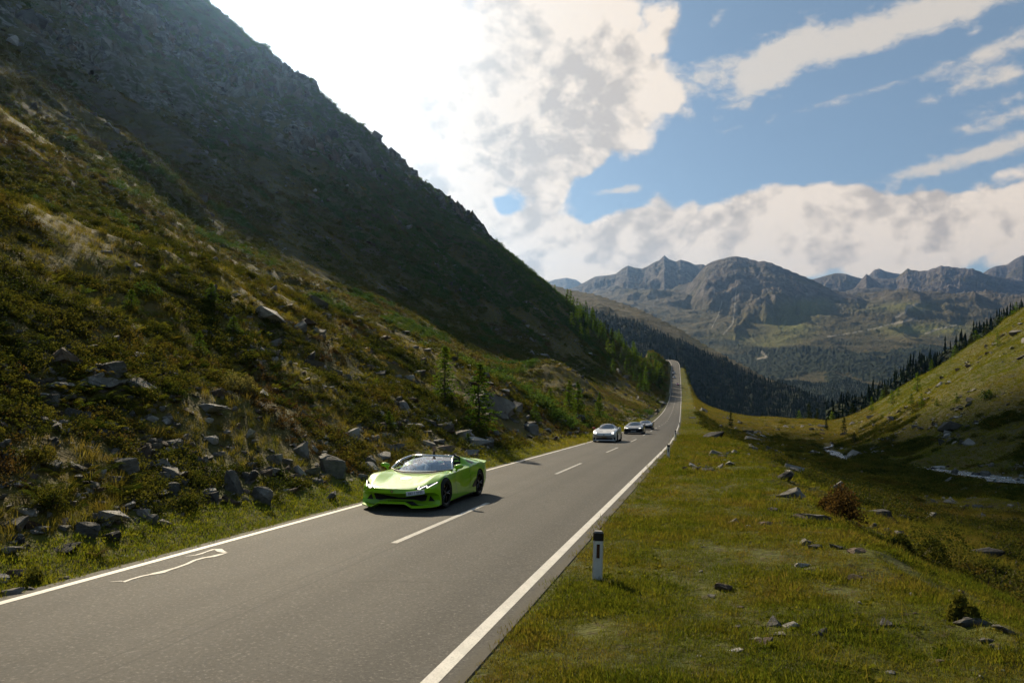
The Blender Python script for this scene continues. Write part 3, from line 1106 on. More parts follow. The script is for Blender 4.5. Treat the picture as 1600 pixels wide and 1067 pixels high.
def fern_mesh(rng, fronds, ln, mat, name="fern_clump"):
    V = []; Fc = []
    for k in range(fronds):
        a = 2 * math.pi * k / fronds + rng.uniform(-.3, .3)
        L = ln * rng.uniform(.7, 1.1)
        d = Vector((math.cos(a), math.sin(a), 0)); s = Vector((-math.sin(a), math.cos(a), 0))
        npn = 10
        for i in range(npn):
            f = (i + 0.6) / npn
            p = d * L * f * 0.75 + Vector((0, 0, L * (1.15 * f - 0.75 * f * f)))
            w = L * 0.20 * math.sin(math.pi * min(1, f * 0.85 + 0.15)) + 0.01
            t = L * 0.035
            for sg in (1, -1):
                b = len(V)
                q = p + s * sg * w + d * w * 0.35 + Vector((0, 0, -w * 0.25))
                V += [tuple(p - d * t), tuple(q), tuple(p + d * t)]
                Fc.append((b, b + 1, b + 2))
    return mesh_of(name, V, Fc, mat)


def tube(V, Fc, mi, p0, p1, r0, r1, n=5, m=1):
    d = (p1 - p0)
    if d.length < 1e-6: return
    d.normalize(); e = d.orthogonal().normalized(); g = d.cross(e)
    b = len(V)
    for p, r in ((p0, r0), (p1, r1)):
        for i in range(n):
            a = 2 * math.pi * i / n
            V.append(tuple(p + e * r * math.cos(a) + g * r * math.sin(a)))
    for i in range(n):
        j = (i + 1) % n
        Fc.append((b + i, b + j, b + n + j, b + n + i)); mi.append(m)


def conifer_meshes(seed, h, wide, whorls, per, tufts, needle, mat, gaps=0.25, droop=0.25, start=0.06, spread=0.8, lean=0.0):
    """a conifer as two meshes: trunk with limbs, and the needle crown"""
    rng = random.Random(seed)
    TV = []; TF = []; tm = []
    CV = []; CF = []
    bend = [Vector((rng.gauss(0, .012) * h * f + lean * h * f * f, rng.gauss(0, .012) * h * f, h * f)) for f in [i / 8 for i in range(9)]]
    r0 = h * 0.016 + 0.02

    def at(f):
        i = min(int(f * 8), 7); u = f * 8 - i
        return bend[i].lerp(bend[i + 1], u)
    for i in range(8):
        tube(TV, TF, tm, bend[i], bend[i + 1], r0 * (1 - i / 8) ** 0.8 + .004, r0 * (1 - (i + 1) / 8) ** 0.8 + .004, 6, 0)
    for k in range(whorls):
        f = start + (1 - start) * (k + rng.uniform(-.3, .3)) / whorls
        f = min(max(f, 0.02), 0.985)
        prof = (1 - f) ** 0.75 * (0.55 + 0.45 * min(1, f / 0.18)) * wide
        base = at(f)
        rot = rng.uniform(0, 6.28)
        for j in range(per):
            if rng.random() < gaps: continue
            a = rot + 2 * math.pi * j / per + rng.uniform(-.35, .35)
            L = prof * rng.uniform(.55, 1.2) + 0.04 * h * (1 - f)
            d = Vector((math.cos(a), math.sin(a), 0))
            rise = 0.35 * (f - 0.35) + rng.uniform(-.1, .1)
            tip = base + d * L + Vector((0, 0, L * (rise - droop * (1 - f))))
            mid = base.lerp(tip, .5) + Vector((0, 0, L * 0.07))
            if whorls > 9:
                tube(TV, TF, tm, base, mid, r0 * .28 * (1 - f) + .006, r0 * .16 * (1 - f) + .004, 3, 0)
                tube(TV, TF, tm, mid, tip, r0 * .16 * (1 - f) + .004, .003, 3, 0)
            s = Vector((-math.sin(a), math.cos(a), 0))
            nt = max(3, int(tufts * (0.4 + L / max(wide, .01))))
            for q in range(nt):
                g = (q + rng.random()) / nt
                g = 0.12 + 0.88 * g
                p = (base.lerp(mid, g * 2) if g < .5 else mid.lerp(tip, g * 2 - 1))
                side = rng.uniform(-1, 1) * spread * L * 0.42 * (1 - 0.55 * g)
                p = p + s * side + Vector((0, 0, -abs(side) * 0.25 + rng.uniform(-.5, .5) * needle))
                for _ in range(2):
                    dv = (d * rng.uniform(.1, 1) + s * (side * 1.5 / max(L, .1) + rng.uniform(-.8, .8)) + Vector((0, 0, rng.uniform(-.5, .6)))).normalized()
                    e = dv.orthogonal().normalized(); e.rotate(Matrix.Rotation(rng.uniform(0, 6.28), 3, dv))
                    l = needle * rng.uniform(.7, 1.5); w = needle * rng.uniform(.22, .42)
                    b = len(CV)
                    CV += [tuple(p - dv * l * .3), tuple(p + e * w), tuple(p + dv * l), tuple(p - e * w)]
                    CF.append((b, b + 1, b + 2, b + 3))
    # leader
    p = bend[8]
    for _ in range(6):
        b = len(CV)
        e = Vector((rng.gauss(0, 1), rng.gauss(0, 1), 0)).normalized() * needle * .3
        q = p - Vector((0, 0, rng.uniform(0, .1) * h))
        CV += [tuple(q - e), tuple(q + e), tuple(q + Vector((0, 0, needle * 1.4)))]
        CF.append((b, b + 1, b + 2))
    return mesh_of("trunk", TV, TF, BARK), mesh_of("crown", CV, CF, mat)


# ------------------------------------------------------------------ scattering of uncountable ground cover
def scatter_tree(coll):
    ng = bpy.data.node_groups.new("ground_cover", 'GeometryNodeTree')
    ng.interface.new_socket("Geometry", in_out='INPUT', socket_type='NodeSocketGeometry')
    ng.interface.new_socket("Geometry", in_out='OUTPUT', socket_type='NodeSocketGeometry')
    n = ng.nodes; l = ng.links
    gi = n.new('NodeGroupInput'); go = n.new('NodeGroupOutput')
    ci = n.new('GeometryNodeCollectionInfo'); ci.inputs[0].default_value = coll
    ci.inputs['Separate Children'].default_value = True
    ci.inputs['Reset Children'].default_value = True

    def attr(name, typ):
        a = n.new('GeometryNodeInputNamedAttribute'); a.data_type = typ
        a.inputs[0].default_value = name
        return [o for o in a.outputs if o.enabled][0]
    ip = n.new('GeometryNodeInstanceOnPoints')
    l.new(gi.outputs[0], ip.inputs['Points']); l.new(ci.outputs[0], ip.inputs['Instance'])
    ip.inputs['Pick Instance'].default_value = True
    l.new(attr('pick', 'INT'), ip.inputs['Instance Index'])
    l.new(attr('rot', 'FLOAT_VECTOR'), ip.inputs['Rotation'])
    l.new(attr('scl', 'FLOAT_VECTOR'), ip.inputs['Scale'])
    l.new(ip.outputs[0], go.inputs[0])
    return ng


def scatter(name, label, P, scl, meshes, seed=0, tilt=0.12, lean=None, flat=None):
    P = np.asarray(P, dtype=np.float32); n = len(P)
    rs = np.random.RandomState(seed)
    coll = bpy.data.collections.new(name + "_kinds")
    for i, me in enumerate(meshes):
        coll.objects.link(bpy.data.objects.new(f"{me.name}_{i:02d}", me))
    me = bpy.data.meshes.new(name)
    me.vertices.add(n); me.vertices.foreach_set('co', P.ravel())
    a = me.attributes.new('pick', 'INT', 'POINT'); a.data.foreach_set('value', rs.randint(0, len(meshes), n).astype(np.int32))
    rot = np.stack([rs.normal(0, tilt, n), rs.normal(0, tilt, n), rs.uniform(0, 6.283, n)], -1).astype(np.float32)
    a = me.attributes.new('rot', 'FLOAT_VECTOR', 'POINT'); a.data.foreach_set('vector', rot.ravel())
    s = np.repeat(np.asarray(scl, dtype=np.float32)[:, None], 3, 1)
    s[:, 2] *= rs.uniform(0.75, 1.25, n) * (flat if flat else 1.0)
    a = me.attributes.new('scl', 'FLOAT_VECTOR', 'POINT'); a.data.foreach_set('vector', s.ravel())
    o = link(name, me)
    for mm in meshes[:1]:
        me.materials.append(mm.materials[0])
    md = o.modifiers.new("cover", 'NODES'); md.node_group = scatter_tree(coll)
    tag(o, label, None, None, 'stuff')
    return o


def sample_polar(n, rmin, rmax, a0, a1, seed, power=0.0):
    """random ground points in front of the camera; thins out with distance (power 0: even per log radius)"""
    rs = np.random.RandomState(seed)
    if power == 0:
        r = np.exp(rs.uniform(math.log(rmin), math.log(rmax), n))
    else:
        u = rs.random_sample(n)
        r = (rmin ** power + u * (rmax ** power - rmin ** power)) ** (1 / power)
    a = np.radians(rs.uniform(a0, a1, n))
    return np.sin(a) * r, np.cos(a) * r, rs


ROCKS = []                      # (x, y, half width) of every single rock, kept clear of plants


def clear_of_rocks(X, Y, k=1.0):
    ok = np.ones(len(X), dtype=bool)
    for (x, y, r) in ROCKS:
        if y > 90: continue
        ok &= ((X - x) / (r * k)) ** 2 + ((Y - (y - .35 * r)) / (r * 1.25 * k)) ** 2 > 1
    return ok


def build_cover():
    rng = random.Random(4)
    turf = [blades(rng, 34, .15, .012, .048, .0032, .9, 2, LEAF_TURF, "turf_clump") for _ in range(4)]
    turf_far = [blades(rng, 26, .26, .02, .075, .008, .8, 1, LEAF_TURF, "turf_clump_coarse") for _ in range(3)]
    straw = [blades(rng, 30, .13, .12, .34, .004, .7, 3, LEAF_STRAW, "straw_clump") for _ in range(4)]
    straw_far = [blades(rng, 24, .28, .16, .42, .014, .8, 1, LEAF_STRAW, "straw_clump_coarse") for _ in range(3)]
    verge = [blades(rng, 26, .26, .02, .085, .007, .8, 1, LEAF_HILL, "verge_clump") for _ in range(3)]
    hill_far = [blades(rng, 24, .34, .14, .36, .016, .8, 1, LEAF_HILL, "hillside_clump") for _ in range(3)]
    heath = [leafy(rng, 170, .34, .26, .042, LEAF_HEATH, "heath_clump", .4, .45, 5) for _ in range(5)]
    heath_far = [leafy(rng, 90, .75, .42, .13, LEAF_HEATH, "heath_clump_coarse", .4, .6) for _ in range(4)]
    slope_far = [leafy(rng, 100, .80, .42, .13, LEAF_SLOPE, "slope_heath_clump", .4, .6) for _ in range(4)]
    rust = [leafy(rng, 140, .30, .26, .035, LEAF_RUST, "bilberry_clump", .4, .45, 6) for _ in range(3)]
    fern = [fern_mesh(rng, 9, .42, LEAF_FERN, "fern_clump") for _ in range(4)]
    mugo = [leafy(rng, 190, 1.15, .95, .22, LEAF_MUGO, "dwarf_pine_clump", .6, .55, 0, True) for _ in range(4)]

    # short turf on the right verge and terrace
    X, Y, rs = sample_polar(210000, 2.6, 75, -40, 42, 1, 0.4)
    z, mk = terrain(X, Y)
    keep = (mk['d'] > HALF + .24) & (mk['t'] < .10) & (rs.random_sample(len(X)) < 0.95)
    clump = fbm(X / .9, Y / .9, 3, 801)
    keep &= (clump > -0.55) & clear_of_rocks(X, Y, .9)
    X, Y = X[keep], Y[keep]
    r = np.hypot(X, Y)
    edge = sstep(mk['R'][keep], 0.1, 0.9)
    near = r < 20
    s = (0.62 + 0.55 * sstep(clump[keep], -.3, .5)) * (0.8 + r / 26) * rs.uniform(.6, 1.35, len(X))
    P = np.stack([X, Y, surf(X, Y) - .01], -1)
    scatter("turf", "short mown green and tan turf between the road and the boulders", P[near], s[near], turf, 11, .2)
    scatter("turf_beyond", "short grass on the verge further down the road", P[~near], s[~near] * .62, turf_far, 12, .2)
    stalk = [blades(rng, 7, .12, .16, .36, .0022, .55, 3, LEAF_STRAW, "seed_stalk") for _ in range(3)]
    weed = [leafy(rng, 26, .11, .045, .045, LEAF_TURF, "broad_weed", 1.2, .3) for _ in range(3)]
    X, Y, rs = sample_polar(9000, 2.8, 45, -40, 42, 81, 0.5)
    z, mk = terrain(X, Y)
    k = (mk['d'] > HALF + .35) & (mk['t'] < .10) & (fbm(X / 1.6, Y / 1.6, 3, 803) > .12)
    P = np.stack([X, Y, surf(X, Y) - .01], -1)
    h = np.arange(len(X)) % 3 == 0
    scatter("dry_stalks", "thin dry stalks standing in the turf", P[k & h], rs.uniform(.5, 1.2, len(X))[k & h], stalk, 82, .25)
    scatter("verge_weeds", "flat leafy weeds in the turf", P[k & ~h], rs.uniform(.5, 1.4, len(X))[k & ~h], weed, 83, .1)
    # left verge
    X, Y, rs = sample_polar(260000, 6, 150, -40, 30, 2, 0.4)
    z, mk = terrain(X, Y)
    keep = (mk['d'] < -HALF - .22) & (mk['L'] < 1.25 + .5 * fbm(X / 3.0, Y / 3.0, 2, 805))
    X, Y = X[keep], Y[keep]; r = np.hypot(X, Y)
    P = np.stack([X, Y, surf(X, Y) - .01], -1)
    scatter("verge_grass", "strip of bright green grass along the left edge of the road", P, (0.50 + r / 55) * rs.uniform(.6, 1.3, len(X)), verge, 13, .2)
    X, Y, rs = sample_polar(160000, 66, 560, -4, 22, 8, 0.8)
    z, mk = terrain(X, Y)
    k = (mk['d'] > HALF + .3) & (mk['R'] < 7.5) & (z > -45)
    X, Y = X[k], Y[k]
    scatter("far_verge_grass", "yellow green grass on the verge of the far climb", np.stack([X, Y, surf(X, Y) - .02], -1), (.8 + np.hypot(X, Y) / 190) * rs.uniform(.6, 1.3, len(X)), verge, 14, .2)
    # left bank: heath, straw, bilberry, ferns
    X, Y, rs = sample_polar(60000, 9, 110, -40, 16, 3, 0.8)
    z, mk = terrain(X, Y)
    keep = (mk['d'] < 0) & (mk['L'] > 1.1) & clear_of_rocks(X, Y, 1.15)
    X, Y, L = X[keep], Y[keep], mk['L'][keep]
    r = np.hypot(X, Y); zz = surf(X, Y)
    P = np.stack([X, Y, zz - .03], -1)
    f1 = fbm(X / 2.6, Y / 2.6, 3, 811); f2 = fbm(X / 5.0, Y / 5.0, 3, 821); u = rs.random_sample(len(X))
    kh = (f1 > -.05) & (u < .8)
    sc = rs.uniform(.55, 1.25, len(X)) * (0.75 + r / 110)
    scatter("heath", "dark green and brown heath covering the rocky left bank", P[kh], sc[kh], heath, 21, .25)
    ks = (f1 < .12) & (f2 > -.25) & (u > .30) & ~kh
    scatter("bank_grass", "tufts of green and straw coloured grass between the heath", P[ks], sc[ks] * .85, straw, 22, .2)
    kr = (f2 < -.20) & (u > .55) & ~kh & ~ks
    scatter("bilberry", "low rust brown bilberry on the left bank", P[kr], sc[kr], rust, 23, .25)
    X2, Y2, rs = sample_polar(5200, 10, 60, -40, 6, 5, 0.8)
    z, mk = terrain(X2, Y2)
    k = (mk['d'] < 0) & (mk['L'] > 1.8) & (mk['L'] < 17) & (fbm(X2 / 3.4, Y2 / 3.4, 3, 831) > .16)
    X2, Y2 = X2[k], Y2[k]
    scatter("ferns", "yellowing green ferns growing among the rocks of the left bank", np.stack([X2, Y2, surf(X2, Y2) - .03], -1), rs.uniform(.5, 1.25, len(X2)), fern, 24, .2)
    # the big left slope
    X, Y, rs = sample_polar(150000, 60, 560, -40, 16, 6, 1.1)
    z, mk = terrain(X, Y)
    keep = (mk['d'] < 0) & (mk['L'] > 2) & (z > -60)
    X, Y, L, z = X[keep], Y[keep], mk['L'][keep], z[keep]
    cr = mk['crag'][keep]
    zz = surf(X, Y); r = np.hypot(X, Y)
    P = np.stack([X, Y, zz - .08], -1); u = rs.random_sample(len(X))
    g1 = fbm(X / 9.0, Y / 16.0, 4, 841); g2 = fbm(X / 60.0, Y / 60.0, 3, 851)
    pine = sstep(Y, 190, 330) * sstep(zz, -12, 25)
    km = (g1 + pine * .95 + .3 * g2 > .42) & (u < .62) & (cr < .8)
    scatter("dwarf_pine", "dark green dwarf pine scrub on the left mountainside", P[km][:34000], (rs.uniform(.5, 1.25, len(X)) * (0.75 + r / 560))[km][:34000], mugo, 31, .15)
    kh = ~km & (g1 > -.15) & (u < .60) & (cr < .6)
    scatter("slope_heath", "brown green heath on the left mountainside", P[kh], (rs.uniform(.5, 1.5, len(X)) * (0.7 + r / 330))[kh], slope_far, 32, .2)
    ks = ~km & ~kh & (u < .5) & (cr < .4) & (zz < 70)
    scatter("slope_grass", "pale dry grass on the left mountainside", P[ks], (rs.uniform(.6, 1.4, len(X)) * (0.8 + r / 260))[ks], straw_far, 33, .2)
    # right valley and hillside
    X, Y, rs = sample_polar(300000, 7, 480, -8, 41, 7, 0.9)
    z, mk = terrain(X, Y)
    keep = (mk['d'] > HALF + 1.5) & (mk['t'] > np.where(np.hypot(X, Y) > 75, .0, .045)) & ((mk['sb'] < .85) | (Y > 232)) & (z > -90)
    X, Y = X[keep], Y[keep]; t, far = mk['t'][keep], mk['far'][keep]
    zz = surf(X, Y); r = np.hypot(X, Y)
    P = np.stack([X, Y, zz - .05], -1); u = rs.random_sample(len(X))
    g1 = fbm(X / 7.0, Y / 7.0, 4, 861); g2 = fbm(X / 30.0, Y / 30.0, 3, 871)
    lush = sstep(far, 10, 38) * sstep(Y, 110, 190) + sstep(Y, 220, 290)  # dark heath crowds the lower ground to deepen the cloud shade there
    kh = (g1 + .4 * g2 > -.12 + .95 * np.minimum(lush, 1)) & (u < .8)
    nearm = r < 70
    scatter("valley_heath", "dark heath clumps deepening the shade of the valley floor", P[kh & nearm], (rs.uniform(.6, 1.5, len(X)) * (0.8 + r / 60))[kh & nearm], heath, 41, .2)
    scatter("hillside_heath", "dark heath clumps deepening the shade on the right hillside", P[kh & ~nearm], (rs.uniform(.5, 1.5, len(X)) * (0.7 + r / 400))[kh & ~nearm], heath_far, 42, .2)
    ks = ~kh & (u < .95)
    scatter("valley_grass", "golden dry grass of the valley floor", P[ks & nearm], (rs.uniform(.6, 1.2, len(X)) * (0.7 + r / 80))[ks & nearm], straw, 43, .2)
    gold = (far < 14) & (Y > 215)
    scatter("golden_grass", "golden dry grass on the sunlit slope right of the far road", P[ks & gold], (rs.uniform(.7, 1.3, len(X)) * (0.6 + r / 330))[ks & gold], straw_far, 45, .2)
    ks = ks & ~gold
    scatter("hillside_grass", "golden dry grass on the sunlit right hillside", P[ks & ~nearm], (rs.uniform(.6, 1.35, len(X)) * (0.6 + r / 330))[ks & ~nearm], hill_far, 44, .2)



# ------------------------------------------------------------------ the stream
def water_material():
    m, t, out = material("stream_water")
    pos = t.new('ShaderNodeNewGeometry').outputs['Position']
    n1 = t.noise(pos, 0.9, 5, 0.65, 0.6)
    n2 = t.noise(pos, 4.0, 4, 0.65, 0.4)
    foam = t.step(t.math('ADD', t.math('MULTIPLY', n1, 0.6), t.math('MULTIPLY', n2, 0.5)), 0.57, 0.66)
    c = t.mix(foam, (0.035, 0.055, 0.058), (0.50, 0.53, 0.54))
    b = t.bump(t.math('ADD', n1, n2), 0.8, 0.15)
    principled(t, out, c, t.lin(foam, 0, 1, 0.08, 0.6), 0, 0.5, b)
    return m


def build_stream():
    ys = np.concatenate([np.arange(-40, 60, 4.0), np.arange(60, 232, 1.0)])
    V = []; Fc = []
    n = 9
    for i, y in enumerate(ys):
        xc = float(stream_x(y)) + 1.6 * math.sin(y / 7.0) + 0.9 * math.sin(y / 3.1)
        wd = (3.2 + 1.2 * math.sin(y / 9.0) + 2.4 * math.exp(-((y - 112) / 9.0) ** 2)) * (1.0 - 0.55 * min(1, max(0, (y - 125) / 40))) * min(1, max(.02, (232 - y) / 25))
        zc = float(stream_z(y))
        for j in range(n):
            f = j / (n - 1) * 2 - 1
            x = xc + f * wd
            V.append((x, y, zc - 0.36 + 0.08 * math.sin(x * 2.3 + y * 1.1) * math.cos(y * 1.7 - x * .6) + 0.05 * math.sin(5.1 * x + 3.3 * y)))
    for i in range(len(ys) - 1):
        for j in range(n - 1):
            a = i * n + j
            Fc.append((a, a + 1, a + n + 1, a + n))
    o = from_data("stream", V, Fc, water_material(), None, True)
    tag(o, "foaming mountain stream running down the valley floor", None, None, 'structure')


build_stream()


# ------------------------------------------------------------------ rocks
def rock_material(name, a, b, lichen):
    m, t, out = material(name)
    co = t.new('ShaderNodeTexCoord').outputs['Object']
    rnd = t.new('ShaderNodeObjectInfo').outputs['Random']
    co = t.vmath('ADD', co, t.vmath('SCALE', (7.0, 3.0, 5.0), scale=rnd))
    n1 = t.noise(co, 1.6, 6, 0.65)
    n2 = t.noise(t.vmath('MULTIPLY', co, (1, 1, 4.0)), 4.0, 5, 0.7)
    n3 = t.noise(co, 9.0, 3, 0.7)
    c = t.mix(t.step(n1, 0.35, 0.65), a, b)
    c = t.mix(t.math('MULTIPLY', t.step(n2, 0.52, 0.7), 0.6), c, tuple(v * .45 for v in a))
    c = t.mix(t.math('MULTIPLY', t.step(n3, 0.56, 0.66), 0.55), c, lichen)
    c = t.vmath('SCALE', c, scale=t.lin(rnd, 0, 1, 0.75, 1.2))
    h = t.math('ADD', n2, t.math('MULTIPLY', n3, 0.4))
    principled(t, out, c, 0.88, 0, 0.25, t.bump(h, 0.7, 0.08))
    return m


ROCK_GREY = rock_material("grey_schist", (0.085, 0.080, 0.071), (0.205, 0.190, 0.165), (0.15, 0.145, 0.085))
ROCK_RUST = rock_material("rusty_schist", (0.085, 0.058, 0.042), (0.16, 0.12, 0.09), (0.12, 0.11, 0.07))
ROCK_PALE = rock_material("pale_schist", (0.20, 0.19, 0.175), (0.36, 0.34, 0.31), (0.22, 0.21, 0.14))
ROCK_DARK = rock_material("dark_schist", (0.040, 0.038, 0.037), (0.095, 0.09, 0.083), (0.08, 0.08, 0.05))


def rock_mesh(seed, sx, sy, sz, mat, n=18, chips=0.05):
    """an angular block: hull of scattered points, edges chipped by a bevel and a little unevenness"""
    rng = random.Random(seed)
    bm = bmesh.new()
    for _ in range(n):
        p = Vector((rng.uniform(-1, 1), rng.uniform(-1, 1), rng.uniform(-1, 1)))
        q = max(abs(p.x), abs(p.y), abs(p.z))
        p = p / q * rng.uniform(.72, 1.0) if rng.random() < .8 else p
        bm.verts.new((p.x * .5, p.y * .5, p.z * .5))
    r = bmesh.ops.convex_hull(bm, input=bm.verts)
    bmesh.ops.delete(bm, geom=[g for g in r['geom_interior'] if isinstance(g, bmesh.types.BMVert)], context='VERTS')
    bmesh.ops.dissolve_limit(bm, angle_limit=R(14), verts=bm.verts, edges=bm.edges)
    bmesh.ops.bevel(bm, geom=list(bm.edges), offset=chips * .5, segments=1, affect='EDGES', profile=0.5)
    bmesh.ops.triangulate(bm, faces=bm.faces)
    bmesh.ops.subdivide_edges(bm, edges=[e for e in bm.edges if e.calc_length() > .22], cuts=2)
    sh = rng.uniform(-.35, .35)
    for v in bm.verts:
        lay = math.floor(v.co.z * 7 + 2.0 * v.co.x) % 2
        v.co += Vector((rng.gauss(0, .016), rng.gauss(0, .016), rng.gauss(0, .014))) - Vector((v.co.x, v.co.y, 0)) * (.07 * lay)
        v.co.x += sh * v.co.z
        v.co = Vector((v.co.x * sx, v.co.y * sy, v.co.z * sz))
    me = bpy.data.meshes.new("rock")
    bm.to_mesh(me); bm.free()
    me.materials.append(mat)
    me.polygons.foreach_set('use_smooth', [True] * len(me.polygons))
    me.set_sharp_from_angle(angle=R(10))
    return me


ROCK_KIND = {}
for _mn, _m in (('grey', ROCK_GREY), ('rust', ROCK_RUST), ('pale', ROCK_PALE), ('dark', ROCK_DARK)):
    ROCK_KIND[_mn] = dict(
        block=[rock_mesh(100 + i + 31 * len(_mn), 1, .85, .8, _m) for i in range(4)],
        slab=[rock_mesh(200 + i + 31 * len(_mn), 1, .75, .34, _m, 16, .04) for i in range(4)])


def put_rock(px, py, wpx, kind, shape, label, group=None, hpx=None, tilt=None, seed=0, p=None, name="rock"):
    rng = random.Random(int(px * 7 + py * 13) + seed)
    if p is None:
        p = ground_at(px, py)
    w = wpx * p.y / F * 1.08
    me = rng.choice(ROCK_KIND[kind][shape])
    o = link(name, me)
    hz = (hpx * p.y / F / (.8 if shape == 'block' else .34)) if hpx else w * rng.uniform(.75, 1.1)
    right = p.x > float(road_x(p.y)) and p.y < 80
    if right:
        hz *= .92; w *= .95
    o.scale = (w, w * rng.uniform(.75, 1.1), hz * 1.25)
    o.rotation_euler = (tilt[0] if tilt else rng.gauss(0, .14), tilt[1] if tilt else rng.gauss(0, .14), rng.uniform(-.5, .5) + (math.pi if rng.random() < .5 else 0))
    hz_real = hz * 1.25 * (.8 if shape == 'block' else .34)
    ROCKS.append((p.x, p.y, w * .5))
    o.location = (p.x, p.y, gz(p.x, p.y) + hz_real * (-.12 if wpx > 100 else (.03 if right else .08)))
    tag(o, label, "rock", group)
    return o


